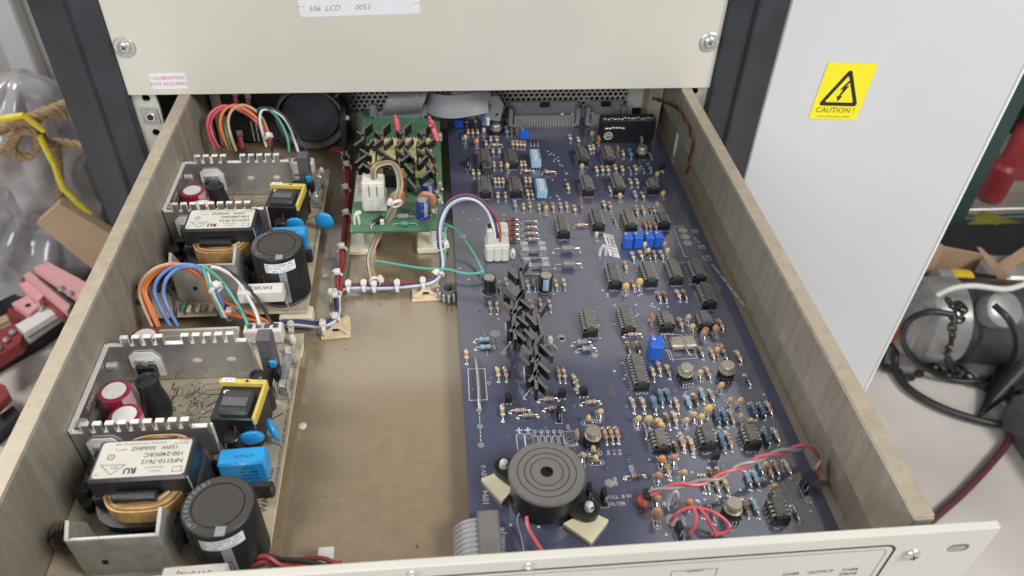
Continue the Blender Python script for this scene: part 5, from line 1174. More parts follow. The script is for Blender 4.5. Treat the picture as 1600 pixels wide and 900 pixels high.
# ================================================================== wiring
wl = thing('wiring_harness', (-60, -130, ZF), 'main wiring harness of blue, white and black wires tied along the drawer floor', 'wiring harness', 'wire looms in the drawer')
cols = ['w_blue', 'w_white', 'w_lav', 'w_navy', 'w_blue', 'w_black', 'w_navy']
def q3(px, py, z): return P(px, py, z)
run = [q3(438, 507, -62), q3(465, 507, -64), q3(500, 509, -64), q3(520, 502, -64), q3(528, 488, -64), q3(527, 468, -64), q3(534, 452, -64), q3(556, 449, -64), q3(600, 449, -64), q3(645, 446, -64), q3(675, 440, -62), q3(687, 428, -58), q3(692, 410, -50), q3(687, 380, -38), q3(688, 350, -26), q3(700, 322, -16), q3(722, 309, -10), q3(745, 312, -10), q3(762, 328, -14), q3(772, 350, -20), q3(775, 372, ZB + 29)]
bundle(wl, run, ['w_navy', 'w_white', 'w_lav', 'w_blue', 'w_black'], r=.92, k=6)
bundle(wl, [p + Vector((0, 1.8, 1.4)) for p in run[6:19]] + [q3(780, 350, -20), q3(782, 378, ZB + 29)], ['w_red'] , r=.95, k=6)
bundle(wl, [p + Vector((0, 2.2, .2)) for p in run[:11]], ['w_navy', 'w_black'], r=.95, k=6)
for px, py, d in ((455, 507, (1, 0, 0)), (505, 505, (1, .3, 0)), (524, 493, (.3, 1, 0)), (524, 460, (0, 1, 0)), (545, 443, (1, 0, 0)), (569, 442, (1, 0, 0)), (585, 443, (1, 0, 0)), (621, 442, (1, 0, 0)), (661, 438, (1, .1, 0))):
    q = P(px, py, -63); tie(wl, P(px, py + 7, -64), d, 3.1)
tie(wl, P(688, 384, -39), (0, .6, -.8), 3.4, (1, 0, .2)); tie(wl, q3(525, 458, -64), (.3, 1, 0), 3.2, (-1, 0, .3))
tie(wl, P(687, 428, -58), (.3, .8, .4), 3.3, (-.6, -.5, 1))
rl = thing('red_wire_loom', (-80, -60, ZF), 'dark red wire bundle running along the floor beside the green board', 'wiring harness', 'wire looms in the drawer')
rrun = [q3(530, 455, -62), q3(529, 437, -62), q3(535, 415, -63), q3(537, 390, -63), q3(541, 350, -64), q3(544, 310, -64), q3(545, 275, -64), q3(543, 250, -64), q3(538, 238, -64), q3(520, 232, -64)]
bundle(rl, rrun, ['w_dred', 'w_red', 'w_dred', 'w_red'], r=1.2, k=5); bundle(rl, [p + Vector((3.2, 0, -1)) for p in rrun[1:5]], ['w_green'], r=.9)
for px, py in ((535, 391), (528, 432), (542, 338), (541, 298), (543, 262), (540, 246)): tie(rl, P(px, py, -62), (0.1, 1, 0), 3.3)
rb = thing('rainbow_wire_loom', (-45, -120, ZF), 'multicoloured wire bundle curving from the white connector on the green board', 'wiring harness', 'wire looms in the drawer')
rp = [q3(585, 447, -63), q3(582, 430, -62), q3(578, 408, -58), q3(583, 385, -52), q3(598, 356, -42), q3(610, 335, -30), q3(620, 312, -18), q3(626, 288, -10), q3(620, 264, -6), q3(608, 256, -6), q3(594, 262, -8), q3(584, 276, -12)]
rp[-1] = GC + Vector((1, 0, -2)); rp[-2] = GC + Vector((2, 3, 7))
bundle(rb, rp, ['w_grey', 'w_orange', 'w_lav', 'w_white', 'w_teal', 'w_black', 'w_tan', 'w_green'], r=.85, k=6)
tie(rb, q3(620, 318, -18), (-.3, .8, .5), 3.8, (-1, 0, .3)); tie(rb, q3(586, 440, -60), (0, 1, 0), 3.6, (1, 0, .5))
gw = thing('green_wire', (20, -140, ZB), 'thin green wire crossing the floor to the black capacitor on the blue board', 'wire')
m = MB(); m.tube(spline([q3(580, 412, -60), q3(590, 408, -58), q3(620, 413, -56), q3(660, 419, -54), q3(700, 421, -52), q3(725, 427, -52), q3(745, 427, -52), q3(756, 423, -52)]), .95, 'w_teal', 8); m.build('wire', gw)
m = MB(); m.tube(spline([q3(690, 348, -34), q3(700, 352, -40), q3(716, 362, -44), q3(738, 392, -50), q3(750, 415, -52), q3(757, 430, -55)]), .95, 'w_teal', 8); m.tube(spline([q3(697, 355, -36), q3(693, 372, -40), q3(695, 400, -50), q3(692, 425, -58)]), .95, 'w_teal', 8); m.build('wire', gw)
# looms of the two power supplies
def loom(nm, lab_, dy, pins):
    t = thing(nm, (-150, -225 + dy, ZB), lab_, 'wiring harness', 'wire looms in the drawer')
    for c_, pts, r in pins:
        m = MB(); m.tube(spline([P(*p) for p in pts]), r, c_, 10); m.build('wire', t)
    return t
Z = lambda u, v: (200 + u / 4.092, 300 + v / 4.092)
t1 = loom('output_wire_loom', 'thick orange and blue wires arching out of the front power supply header', 0, [
    ('w_tan', [(*Z(155, 862), -46), (*Z(100, 740), -36), (*Z(72, 640), -28), (*Z(95, 560), -20), (*Z(170, 492), -14), (*Z(260, 462), -12), (*Z(330, 468), -14), (*Z(440, 500), -20), (*Z(500, 570), -28), (*Z(560, 680), -40), (*Z(620, 780), -52), (438, 508, -60)], 1.15),
    ('w_orange', [(*Z(190, 862), -46), (*Z(135, 740), -36), (*Z(95, 620), -27), (*Z(130, 545), -20), (*Z(210, 480), -14), (*Z(290, 460), -12), (*Z(380, 482), -15), (*Z(470, 540), -24), (*Z(530, 640), -34), (*Z(600, 760), -48), (430, 508, -60)], 1.35),
    ('w_orange', [(*Z(200, 862), -47), (*Z(160, 760), -38), (*Z(112, 640), -29), (*Z(140, 560), -23), (*Z(215, 495), -18), (*Z(300, 478), -16), (*Z(400, 505), -20), (*Z(480, 560), -28), (*Z(545, 660), -40), (434, 510, -60)], 1.25),
    ('w_blue', [(*Z(270, 856), -46), (*Z(212, 750), -36), (*Z(170, 640), -28), (*Z(195, 550), -20), (*Z(280, 480), -14), (*Z(370, 465), -12), (*Z(450, 485), -16), (*Z(530, 580), -28), (*Z(590, 690), -40), (*Z(640, 790), -54), (440, 509, -60)], 1.35),
    ('w_blue', [(*Z(318, 856), -46), (*Z(262, 750), -36), (*Z(228, 650), -28), (*Z(245, 560), -20), (*Z(310, 495), -15), (*Z(390, 475), -13), (*Z(460, 500), -18), (*Z(540, 600), -30), (*Z(600, 700), -42), (*Z(645, 800), -56), (446, 510, -60)], 1.25),
    ('w_white', [(*Z(545, 640), -30), (*Z(520, 560), -24), (*Z(505, 500), -19), (*Z(490, 476), -16)], 1.0), ('w_white', [(*Z(620, 800), -52), (*Z(575, 710), -40), (*Z(540, 640), -30)], 1.1),
    ('w_teal', [(*Z(600, 800), -52), (*Z(560, 700), -38), (*Z(515, 590), -26), (*Z(482, 480), -16), (*Z(510, 490), -17), (*Z(590, 560), -26), (*Z(650, 640), -34), (*Z(720, 750), -42), (*Z(768, 850), -44)], 1.15),
    ('w_white', [(*Z(530, 478), -16), (*Z(590, 490), -18), (*Z(690, 555), -26), (*Z(760, 660), -34), (*Z(815, 760), -40), (*Z(842, 848), -43)], 1.2),
    ('w_black', [(*Z(540, 472), -16), (*Z(600, 485), -19), (*Z(720, 560), -26), (*Z(800, 650), -33), (*Z(870, 750), -40), (*Z(920, 842), -43)], 1.1),
    ('w_black', [(*Z(165, 862), -48), (*Z(150, 760), -40), (*Z(130, 660), -36), (*Z(90, 610), -34), (*Z(40, 615), -36), (*Z(30, 660), -38), (*Z(75, 720), -44)], 1.0),
    ('w_black', [(*Z(305, 856), -47), (*Z(300, 740), -38), (*Z(275, 640), -32), (*Z(230, 600), -30), (*Z(190, 640), -34)], 1.0),
    ('w_black', [(*Z(585, 800), -54), (*Z(560, 690), -42), (*Z(525, 560), -30), (*Z(500, 500), -22)], 1.0)])
tie(t1, P(*Z(562, 622), -30), (.5, -.6, -.5), 4.4, (.3, -.3, 1)); tie(t1, P(*Z(660, 785), -54), (.6, -.6, -.2), 4.0, (0, -.2, 1))
Z2 = lambda u, v: (200 + u / 4.444, 130 + v / 4.444)
t2 = loom('rear_wire_loom', 'thick pink and orange wires arching out of the rear power supply near the fan', 200, [
    ('w_pink', [(*Z2(600, 450), -44), (*Z2(565, 370), -34), (*Z2(550, 290), -24), (*Z2(575, 210), -16), (*Z2(650, 160), -12), (*Z2(740, 170), -14), (*Z2(830, 210), -20), (*Z2(920, 300), -30), (*Z2(970, 400), -44)], 1.4),
    ('w_pink', [(*Z2(632, 450), -44), (*Z2(590, 370), -34), (*Z2(572, 290), -26), (*Z2(600, 215), -18), (*Z2(670, 170), -14), (*Z2(760, 185), -18), (*Z2(860, 240), -24), (*Z2(940, 340), -36), (*Z2(985, 440), -50)], 1.2),
    ('w_orange', [(*Z2(700, 460), -46), (*Z2(660, 370), -34), (*Z2(640, 280), -24), (*Z2(660, 200), -16), (*Z2(730, 152), -12), (*Z2(820, 185), -16), (*Z2(900, 250), -24), (*Z2(950, 330), -36), (*Z2(990, 440), -52)], 1.3),
    ('w_tan', [(*Z2(750, 470), -46), (*Z2(715, 370), -34), (*Z2(695, 270), -24), (*Z2(720, 190), -16), (*Z2(790, 152), -12), (*Z2(870, 180), -16), (*Z2(935, 250), -26), (*Z2(975, 350), -38)], 1.3),
    ('w_green', [(*Z2(720, 465), -46), (*Z2(690, 370), -34), (*Z2(675, 280), -26), (*Z2(700, 210), -20)], .9),
    ('w_white', [(*Z2(960, 440), -46), (*Z2(930, 330), -32), (*Z2(915, 240), -22), (*Z2(935, 185), -17), (*Z2(1000, 190), -18), (*Z2(1070, 230), -22), (*Z2(1130, 320), -32), (*Z2(1185, 488), -46)], 1.2),
    ('w_green', [(*Z2(905, 230), -26), (*Z2(900, 190), -18), (*Z2(950, 170), -16), (*Z2(1020, 220), -20), (*Z2(1075, 300), -28), (*Z2(1110, 400), -38), (*Z2(1118, 480), -46)], 1.2),
    ('w_black', [(*Z2(900, 260), -26), (*Z2(905, 195), -18), (*Z2(950, 168), -15), (*Z2(1030, 185), -17), (*Z2(1120, 270), -26), (*Z2(1190, 390), -36), (*Z2(1245, 480), -46)], 1.1),
    ('w_dred', [(*Z2(1000, 470), -56), (*Z2(1000, 420), -44), (*Z2(985, 370), -38)], 1.1)])
tie(t2, P(*Z2(975, 375), -36), (.3, -.5, -.8), 3.6, (.2, -.6, .8))
# twisted pair and short red links
tw = thing('twisted_pair', (150, -330, ZB), 'red and grey twisted wire pair lying across the front right of the blue board', 'wire')
Zh = lambda u, v: (960 + u / 4.5, 660 + v / 4.5)
tp_ = [P(*Zh(215, 520), ZB + 5), P(*Zh(300, 480), ZB + 9), P(*Zh(420, 450), ZB + 12), P(*Zh(560, 430), ZB + 13), P(*Zh(700, 400), ZB + 14), P(*Zh(820, 340), ZB + 15), P(*Zh(960, 280), ZB + 15), P(*Zh(1100, 225), ZB + 15), P(*Zh(1230, 195), ZB + 14), P(*Zh(1350, 170), ZB + 11), P(*Zh(1420, 200), ZB + 6), P(*Zh(1450, 260), ZB), P(*Zh(1430, 330), ZB - 4), P(*Zh(1415, 400), ZB - 8)]
pth = spline(tp_, 10)
for c_, a0 in (('w_pink', 0), ('w_grey', math.pi)): m = MB(); m.tube(offset_path(pth, 1.05, a0 + 1.0, .24), 1.02, c_, 8); m.build('red_wire' if c_ == 'w_pink' else 'grey_wire', tw)
m = MB(); q = P(*Zh(200, 545), ZB + 4); m.ball((q.x, q.y, ZB + 2.6), (3.6, 4.8, 3), 'darkred', 18, 10); m.box((q.x + 2.6, q.y + 2, ZB + 5.5), (4, 6, 4), 'black', .5); m.build('socket', tw)
lk = thing('red_link_wires', (130, -385, ZB), 'short bright pink-red link wires looping at the front edge of the blue board', 'wire')
for pts in ([(*Zh(400, 690), 1), (*Zh(430, 650), 6), (*Zh(490, 610), 9), (*Zh(580, 600), 10), (*Zh(680, 625), 10), (*Zh(770, 680), 8), (*Zh(812, 740), 6), (*Zh(770, 778), 3), (*Zh(680, 785), 2)],
            [(*Zh(555, 605), 10), (*Zh(572, 640), 10), (*Zh(570, 700), 8), (*Zh(555, 750), 5), (*Zh(520, 785), 2)], [(*Zh(600, 605), 10), (*Zh(650, 670), 9), (*Zh(690, 740), 5), (*Zh(720, 800), 2)]):
    m = MB(); m.tube(spline([P(a_, b_, ZB + z_) for a_, b_, z_ in pts]), 1.0, 'w_pink', 8); m.build('wire', lk)
# thin twisted pair hanging on the right wall
rw = thing('wall_wire_pair', (205, -20, ZF), 'thin dark red twisted wires clipped along the inner right wall of the drawer', 'wire')
Zr = lambda u, v: (1000 + u / 4.5, 100 + v / 4.5)
wp = [PX(*Zr(90, 240), 213 - 12)] + [PX(*Zr(u, v), 213) for u, v in ((170, 268), (260, 310), (320, 400), (352, 470), (368, 560), (355, 650), (340, 720), (325, 765))]
pth = spline(wp, 10)
for c_, a0 in (('w_dred', 0), ('w_black', math.pi)): m = MB(); m.tube(offset_path(pth, .9, a0, .3), .8, c_, 6); m.build('wire', rw)
# red/black wires at the front of the drawer
fw = thing('front_wire_bundle', (-70, -412, ZF), 'twisted dark red and black wires along the inside of the front panel', 'wire')
fp_ = [P(360, 893, -55), P(395, 878, -50), P(415, 872, -50), P(440, 880, -54), P(475, 878, -58), P(505, 878, -60), P(530, 884, -60)]
for c_, a0 in (('w_dred', 0), ('w_black', 2.1), ('w_red', 4.2)): m = MB(); m.tube(offset_path(spline(fp_, 8), 1.7, a0, .12), 1.25, c_, 8); m.build('wire', fw)
m = MB(); q = P(509, 868, -60); m.box((q.x, q.y, q.z), (8, 9, 2), 'clear', .4, TR((0, 0, 0))); m.build('clear_clip', fw)
# cable tie mounts glued on the floor
def mount(px, py, size, rz, lab_):
    q = P(px, py, ZF + 2); t = thing('cable_tie_mount', (q.x, q.y, ZF), lab_, 'cable mount', 'tan adhesive cable mounts on the drawer floor')
    s_ = size / 2; m = MB(); T = TR((q.x, q.y, ZF)) @ RZ(rz)
    m.box((0, 0, 1), (size, size, 2), 'tan', .5, T)
    for k in range(4): m.prism([(-s_ + 1, -1.2), (0, -1.2), (0, 1.2), (-s_ + 1, 1.2)], 2, 4, 'tan', T @ RZ(45 + 90 * k) @ Matrix.Diagonal((1.3, 1, 1, 1)))
    m.box((0, 0, 3), (8, 8, 3.4), 'tan', .8, T); m.build('base', t); m = MB(); m.box((0, -4.1, 3.2), (4, .6, 1.8), 'hole', 0, T); m.box((-4.1, 0, 3.2), (.6, 4, 1.8), 'hole', 0, T); m.build('slot', t)
mount(525, 511, 20, 4, 'tan square cable mount at the bend of the harness beside the front power supply'); mount(665, 454, 20, 2, 'tan square cable mount under the harness near the blue board')
def dot(px, py, lab_):
    q = P(px, py, ZF + .6); m = MB(); m.lathe([(2.6, 0), (2.6, .5), (1.8, 1), (.02, 1.2)], 'nylon', 18, TR((q.x, q.y, ZF))); o = m.build('plastic_rivet_head'); tag(o, lab_, 'rivet', 'white rivet heads in the drawer floor')
dot(472, 665, 'white rivet head in the floor right of the front power supply'); dot(507, 431, 'white rivet head in the floor between rear power supply and red wires')
# knurled ring beside the harness end
q = P(701, 455, ZF + 6); m = MB(); m.lathe([(4, 0), (7, 0), (7.5, 2), (7.5, 7), (6.5, 9), (3.5, 9.2), (3.2, 4)], 'dgrey', 24, TR((q.x, q.y, ZF)))
for k in range(12): a = R(30 * k); m.box((q.x + 7.3 * math.cos(a), q.y + 7.3 * math.sin(a), ZF + 5), (1.6, 1.6, 7), 'tin', .3)
tag(m.build('panel_fastener'), 'dark knurled metal fastener on the floor by the blue board edge', 'fastener')
# ================================================================== things standing in the garage behind, left
def hull(nm, px_list, ax, d0, d1, mt, lab_, cat, root=None, fn=PY):
    """an outline at a real distance, extruded to real thickness along y"""
    a = [fn(px, py, d0) for px, py in px_list]; m = MB()
    m.prism([(p.x, p.z) for p in a], 0, d1 - d0, mt, TR((0, d0, 0)) @ RX(90) @ Matrix.Diagonal((1, 1, -1, 1)))
    o = m.build(nm, root)
    if lab_: tag(o, lab_, cat)
    return o
# plastic wrapped bundle
rnd = random.Random(9)
bagp = [(35, 430), (50, 380), (30, 330), (40, 270), (30, 200), (45, 140), (55, 110)]
m = MB(); ring = []; NZ, NA = 60, 96
top = PY(45, 105, 700); bot = PY(75, 425, 700); bot.z = FZ; vs = []; fs = []
for i in range(NZ):
    t = i / (NZ - 1); c = bot.lerp(top, t); c.y = 700 + 20 * math.sin(t * 5)
    for j in range(NA):
        a = 2 * math.pi * j / NA; rr = 0.78 * (128 + 14 * math.sin(3 * a + 9 * t) + 9 * math.sin(7 * a - 16 * t) + 12 * math.sin(22 * t + 2 * a) + rnd.uniform(-1, 1)); rr += 7 * abs(math.sin(5.5 * a + 6 * t)) - 9 * abs(math.sin(9 * t + 1.5 * a)); rr *= (1 - .22 * t) * max(0.0, 1 - t ** 9) ** .5
        vs.append((c.x - 15 + rr * math.cos(a) * 1.05, c.y + rr * math.sin(a), c.z))
for i in range(NZ - 1):
    for j in range(NA): fs.append([i * NA + j, i * NA + (j + 1) % NA, (i + 1) * NA + (j + 1) % NA, (i + 1) * NA + j])
m.add(vs, fs, 'plastic'); tag(m.build('plastic_wrapped_bundle'), 'tall bundle wrapped in shiny clear grey plastic at the left edge', 'wrapped bundle')
m = MB(); m.box((-960, 720, FZ + 250), (180, 200, 500), 'rack_black', 8); tag(m.build('shade_block'), 'black block standing in for shaded things behind the plastic wrapped bundle', 'box')  # black block put in for the dark, shaded area at the left
rp_ = thing('rope', (-620, 780, -100), 'brown twisted rope looped and tied round the wrapped bundle', 'rope')
def ropes(paths, y, r, mt, root, nm):
    for pts in paths:
        m = MB(); pth = spline([PY(px, py, y - dz) for px, py, dz in pts], 14)
        for k in range(3): m.tube(offset_path(pth, r * .52, 2.09 * k, .16), r * .56, mt, 8)
        m.build(nm, root)
ropes([[(-20, 215, 0), (20, 195, 10), (60, 178, 20), (105, 162, 10), (150, 160, 0)], [(-20, 248, 0), (10, 225, 10), (30, 200, 20), (60, 185, 25), (110, 172, 10), (150, 170, 0)],
       [(18, 235, 25), (30, 208, 25), (50, 205, 30), (60, 222, 30), (48, 242, 30), (28, 243, 30), (18, 228, 30), (30, 205, 30)], [(60, 205, 10), (75, 225, 10), (88, 222, 0), (130, 228, 0)], [(88, 228, 10), (92, 270, 10), (95, 320, 0), (93, 345, 0)], [(132, 340, 0), (165, 375, 0), (195, 400, 0)],
       [(-20, 205, 30), (30, 190, 30), (80, 172, 30), (120, 185, 10)]], 560, 7, 'rope', rp_, 'rope_strand')
st_ = thing('yellow_strap', (-600, 730, -100), 'yellow strap hanging from the rope in front of the wrapped bundle', 'strap')
m = MB()
for a_, b_ in (((-10, 188), (38, 180)), ((38, 180), (70, 205)), ((62, 212), (85, 258)), ((85, 258), (100, 298)), ((95, 290), (118, 312)), ((112, 308), (142, 335))):
    p, q = PY(*a_, 520), PY(*b_, 520); m.tube([p, p.lerp(q, .5), q], [4.5, 5.5, 4.5], 'strap', 10)
m.build('webbing', st_)
hull('wooden_board', [(57, 349), (92, 318), (230, 400), (230, 470), (150, 425)], 1, 500, 518, 'plywood', 'pale wooden board leaning behind the drawer at the left', 'board')
jk = thing('floor_jack', (-700, 560, FZ), 'red and pink trolley jack on the concrete floor left of the drawer', 'floor jack')
def slab(nm, pts, z0, z1, mt, root=jk):
    m = MB(); a = [P(px, py, z1) for px, py in pts]; m.prism([(p.x, p.y) for p in a], z0, z1, mt); return m.build(nm, root)
slab('pink_plate', [(52, 418), (75, 409), (140, 444), (124, 468)], -612, -598, 'pinkpaint')
slab('groove', [(56, 428), (66, 424), (120, 462), (112, 474)], -640, -616, 'black')
slab('rail', [(36, 430), (46, 424), (112, 474), (104, 487)], -642, -628, 'pinkpaint'); slab('rail_side', [(32, 436), (40, 430), (104, 482), (98, 494)], -668, -646, 'redpaint')
slab('bracket', [(30, 444), (52, 434), (76, 452), (60, 470), (46, 462)], -660, -642, 'pinkpaint'); slab('bracket', [(18, 474), (70, 448), (82, 460), (44, 492)], -672, -658, 'pinkpaint'); slab('bracket', [(14, 480), (44, 494), (84, 464), (88, 474), (50, 502), (10, 492)], -700, -676, 'redpaint')
slab('frame', [(-20, 522), (26, 504), (36, 522), (30, 536), (-20, 566)], -700, -676, 'redpaint'); slab('lever', [(24, 508), (96, 466), (108, 476), (38, 520)], -676, -664, 'white_trim'); slab('lever', [(36, 524), (106, 480), (112, 486), (44, 534)], -684, -678, 'steel_bg')
slab('handle_bar', [(-10, 500), (56, 470), (60, 478), (-10, 512)], -712, -700, 'plywood'); slab('handle_bar', [(-10, 516), (30, 496), (34, 502), (-10, 524)], -712, -702, 'steel_bg'); slab('base', [(-20, 575), (60, 530), (118, 490), (150, 440), (60, 440), (-20, 480)], FZ, -726, 'black')
slab('foot', [(-20, 606), (-20, 590), (8, 602), (14, 616), (-10, 640)], -720, -704, 'redpaint'); slab('rubber_foot', [(-20, 660), (20, 634), (32, 646), (-10, 684)], FZ, -728, 'black')
for (x_, y_) in ((20, 520), (10, 532), (96, 452), (110, 460), (66, 484), (-2, 545)):
    q = P(x_, y_, -674 if x_ < 40 else -597); m = MB(); m.lathe([(6, 0), (6, 3), (3.5, 6), (.1, 6.5)], 'steel_bg', 12, TR(q)); m.build('bolt', jk)
for px, py in ((44, 478), (56, 468)): q = P(px, py, -659); m = MB(); m.lathe([(5, 0), (5, 2), (.1, 3)], 'hole', 12, TR(q)); m.build('bolt', jk)
# ---- right
sh = thing('shelf_unit', (1500, 1150, FZ), 'dark green metal shelf unit with goods behind the grey cabinet', 'shelf unit')
SY = 680
def bxp(px0, py0, px1, py1, y, d, mt, root, nm, ex=0):
    a, b_ = PY(px0, py0, y), PY(px1, py1, y); m = MB(); m.box(((a.x + b_.x) / 2, y + d / 2, (a.z + b_.z) / 2), (abs(b_.x - a.x) + ex, d, abs(a.z - b_.z)), mt, 2); return m.build(nm, root)
zs_ = PY(1580, 330, SY).z; zt_ = PY(1590, 112, SY).z
xp = PY(1512, 250, SY).x
m = MB(); m.box((xp + 14, SY + 20, FZ + 900), (98, 40, 1800), 'dgreen', 3); m.build('upright', sh)
m = MB(); m.box((xp + 600, SY + 170, zs_ - 8), (1200, 320, 16), 'steel_bg', 2); m.build('shelf_board', sh)
m = MB(); m.box((xp + 600, SY + 6, zs_ - 38), (1200, 10, 44), 'dgreen', 2); m.build('shelf_lip', sh)
m = MB(); m.box((xp + 600, SY + 170, zt_ + 10), (1200, 320, 16), 'cardboard', 2); m.build('upper_shelf', sh)
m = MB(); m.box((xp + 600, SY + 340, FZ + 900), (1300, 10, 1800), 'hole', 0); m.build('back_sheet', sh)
def jar(px0, px1, pyb, y, h_, mt, lab_):
    a, b_ = PY(px0, pyb, y), PY(px1, pyb, y); r = (b_.x - a.x) / 2; m = MB(); m.lathe([(r * .92, 0), (r, 8), (r, h_ * .66), (r * .7, h_ * .74)], mt, 24, TR(((a.x + b_.x) / 2, y + r, zs_ + 6))); o = m.build('container'); tag(o, lab_, 'container')
    m2 = MB(); m2.lathe([(r * .72, h_ * .74), (r * .85, h_ * .75), (r * .85, h_ * .98), (r * .7, h_)], 'cardboard', 24, TR(((a.x + b_.x) / 2, y + r, zs_ + 6))); return o
jar(1540, 1576, 318, SY + 20, 118, 'redpaint', 'red canister standing on the green shelf')
a = PY(1592, 270, SY + 120); m = MB(); m.lathe([(34, 0), (36, 6), (36, 110), (20, 140), (20, 160)], 'redpaint', 20, TR((a.x + 10, SY + 150, zs_ + 2))); tag(m.build('bottle'), 'dark red bottle behind the red canister on the green shelf', 'bottle')
hull('storage_bin', [(1520, 390), (1526, 368), (1556, 350), (1640, 372), (1640, 425), (1545, 412)], 1, 640, 760, 'olive', 'olive green box under the green shelf', 'box')
bxs = thing('cardboard_box', (1250, 800, FZ), 'open cardboard box with raised flaps on the floor behind the grey tank', 'box')
def flap(nm, pts, y0, y1, mt='cardboard'): hull(nm, pts, 1, y0, y1, mt, None, None, bxs)
flap('front_side', [(1440, 420), (1465, 385), (1620, 415), (1620, 470), (1580, 460), (1462, 428)], 520, 526); flap('left_side', [(1380, 510), (1440, 470), (1475, 385), (1460, 380), (1400, 455)], 470, 476)
flap('flap', [(1528, 388), (1536, 390), (1572, 425), (1612, 468), (1612, 490), (1575, 460)], 430, 435); flap('flap', [(1560, 415), (1612, 382), (1612, 400), (1568, 428)], 460, 465)
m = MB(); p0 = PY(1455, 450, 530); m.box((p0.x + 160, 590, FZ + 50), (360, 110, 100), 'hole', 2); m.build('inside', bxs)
pt_ = thing('power_tool', (1050, 700, -600), 'yellow, grey and black cylindrical power tool lying beside the cardboard box', 'power tool')
a, b_, c_, d_ = PY(1460, 437, 440), PY(1482, 438, 440), PY(1512, 440, 440), PY(1560, 447, 440)
r = 23
for p, q, mt, nm in ((a, b_, 'tankl', 'end_cap'), (b_, c_, 'toolyel', 'motor_housing'), (c_, d_, 'black', 'gear_housing')):
    m = MB(); m.cyl(p, q, r * (1 if mt != 'black' else .85), mt, 24, bev=4)
    if mt == 'toolyel': m.ball(p.lerp(q, .6) + Vector((0, -r * .8, -8)), (14, 8, 10), 'black', 12, 8)
    if mt == 'black': m.ball(p.lerp(q, .25) + Vector((0, -r * .8, 5)), 8, 'tin', 12, 8); m.ball(p.lerp(q, .6) + Vector((0, -r * .8, -2)), 7, 'toolyel', 12, 8)
    m.build(nm, pt_)
tk = thing('gas_cylinder', (950, 430, FZ), 'fat grey metal cylinder lying on the floor with a chain round it', 'cylinder')
c0 = P(1420, 497, FZ + 90); c1 = P(1600, 505, FZ + 90)
d = (c1 - c0).normalized(); L_ = (c1 - c0).length
def TK(t): return c0 + d * L_ * t
m = MB(); M = TR(c0) @ d.to_track_quat('Z', 'Y').to_matrix().to_4x4()
m.lathe([(20, -14), (55, -6), (76, 12), (80, 36), (80, L_ * .34), (74, L_ * .36)], 'tankl', 40, M); m.build('end_section', tk)
m = MB(); m.lathe([(72, L_ * .345), (72, L_ * .42), (80, L_ * .44), (80, L_ * .95), (60, L_ * 1.05)], 'tankm', 40, M); m.lathe([(32, 0), (32, 30), (24, 34)], 'tankl', 20, TR(TK(.5) + Vector((0, -40, 60))) @ RX(40)); m.build('body', tk)
m = MB(); m.box(TK(-.14) + Vector((0, 0, -20)), (50, 60, 50), 'orangepart', 8); m.box(TK(-.06) + Vector((0, 0, 10)), (30, 110, 110), 'tankl', 8); m.build('valve_block', tk)
m = MB(); q = P(1585, 470, FZ + 70); m.box((q.x, q.y + 30, FZ + 70), (120, 90, 130), 'tankl', 14); tag(m.build('grey_housing'), 'pale grey rounded housing right of the metal cylinder', 'housing')
# chain of real links
ch = thing('chain', (930, 330, FZ), 'dark steel chain draped over the cylinder and across the floor', 'chain')
m = MB()
cp = [P(1475, 465, FZ + 190), P(1490, 480, FZ + 195), P(1488, 505, FZ + 190), P(1487, 530, FZ + 165), P(1480, 555, FZ + 110), P(1490, 580, FZ + 14), P(1520, 598, FZ + 12), P(1550, 612, FZ + 12), P(1575, 622, FZ + 12), P(1610, 640, FZ + 12)]
cp2 = [P(1382, 570, FZ + 12), P(1400, 578, FZ + 12), P(1420, 590, FZ + 12), P(1440, 582, FZ + 12), P(1455, 570, FZ + 12), P(1480, 585, FZ + 12), P(1500, 575, FZ + 14), P(1520, 592, FZ + 14)]
cp3 = [P(1490, 470, FZ + 185), P(1505, 480, FZ + 185), P(1500, 500, FZ + 178), P(1495, 470, FZ + 190)]
for path in (cp, cp2, cp3):
    pth = spline(path, 10); acc = 0; k = 0
    for i in range(1, len(pth)):
        acc += (pth[i] - pth[i - 1]).length
        if acc >= 11:
            acc = 0; k += 1; dd = (pth[i] - pth[i - 1]).normalized(); T = TR(pth[i]) @ dd.to_track_quat('X', 'Z').to_matrix().to_4x4() @ RX(90 * (k % 2) + 20)
            m.tube([T @ Vector((9 * math.cos(R(t)), 5.5 * math.sin(R(t)), 0)) for t in range(0, 360, 36)], 2.3, 'chain', 6, closed=True)
m.build('links', ch)
cc = thing('black_cable', (980, 280, FZ), 'thick black rubber cable coiled on the concrete floor in front of the cylinder', 'cable')
Zc = lambda u, v: (1380 + u / 3, 380 + v / 3)
m = MB(); loop1 = [P(*Zc(330, 335), FZ + 215), P(*Zc(220, 322), FZ + 215), P(*Zc(130, 355), FZ + 190), P(*Zc(90, 420), FZ + 160), P(*Zc(110, 500), FZ + 90), P(*Zc(190, 580), FZ + 40), P(*Zc(300, 635), FZ + 12), P(*Zc(430, 648), FZ + 12), P(*Zc(540, 620), FZ + 14), P(*Zc(610, 540), FZ + 90), P(*Zc(625, 450), FZ + 160), P(*Zc(590, 360), FZ + 215), P(*Zc(520, 290), FZ + 225)]
m.tube(spline(loop1), 5.5, 'cable', 10); m.build('cable_loop', cc)
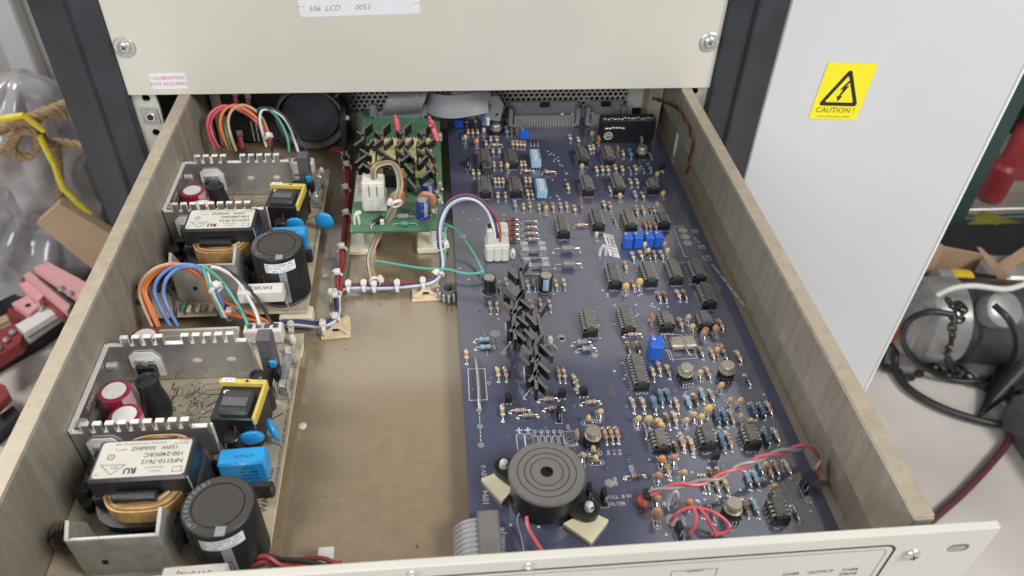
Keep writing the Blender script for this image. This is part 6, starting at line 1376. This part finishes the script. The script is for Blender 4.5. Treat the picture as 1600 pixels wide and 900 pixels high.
m = MB(); loop2 = [P(*Zc(60, 470), FZ + 40), P(*Zc(60, 600), FZ + 12), P(*Zc(130, 690), FZ + 12), P(*Zc(270, 770), FZ + 12), P(*Zc(430, 825), FZ + 12), P(*Zc(560, 850), FZ + 12), P(*Zc(620, 820), FZ + 12), P(*Zc(640, 740), FZ + 14), P(*Zc(640, 640), FZ + 14)]
m.tube(spline(loop2), 7, 'cable', 10); m.build('cable_loop', cc)
m = MB(); m.tube(spline([P(*Zc(-10, 560), FZ + 12), P(*Zc(10, 490), FZ + 12), P(*Zc(60, 450), FZ + 30)]), 5, 'cable', 8); m.tube(spline([P(*Zc(60, 590), FZ + 10), P(*Zc(10, 590), FZ + 10), P(*Zc(-10, 560), FZ + 12)]), 5, 'cable', 8); m.build('thin_cable', cc)
wc = thing('white_cable', (1000, 560, -560), 'white cable running over the top of the grey cylinder', 'cable')
m = MB(); m.tube(spline([P(*Zc(250, 245), -555), P(*Zc(330, 210), -540), P(*Zc(430, 200), -535), P(*Zc(560, 215), -535), P(*Zc(640, 200), -530), P(*Zc(690, 175), -530)]), 5, 'nylon', 10); m.build('cable', wc)
cn = thing('dark_cone', (900, 120, FZ), 'pointed dark plastic cover poking in at the right edge', 'cover')
m = MB(); p0 = P(*Zc(450, 808), FZ + 6); p1 = P(*Zc(760, 420), FZ + 60); m.cyl(p0, p1, 3, 'black', 24, r1=55); m.build('cover', cn)
hs_ = thing('red_hose', (750, 0, FZ), 'dark red hose curving across the floor at the right', 'hose')
m = MB(); m.tube(spline([P(1440, 830, FZ + 10), P(1462, 808, FZ + 10), P(1505, 770, FZ + 10), P(1545, 728, FZ + 12), P(1575, 690, FZ + 14), P(1590, 650, FZ + 30), P(1605, 600, FZ + 60)]), 6, 'hose_red', 10); m.build('hose', hs_)
bk = PY(1590, 760, 150); m = MB(); q = P(1610, 740, FZ + 60); m.box((q.x + 122, q.y + 20, FZ + 40), (140, 260, 80), 'dgrey', 10); tag(m.build('grey_case'), 'dark grey case on the floor at the right edge', 'case')
for o in bpy.data.objects:
    if '_o' in o: del o['_o']
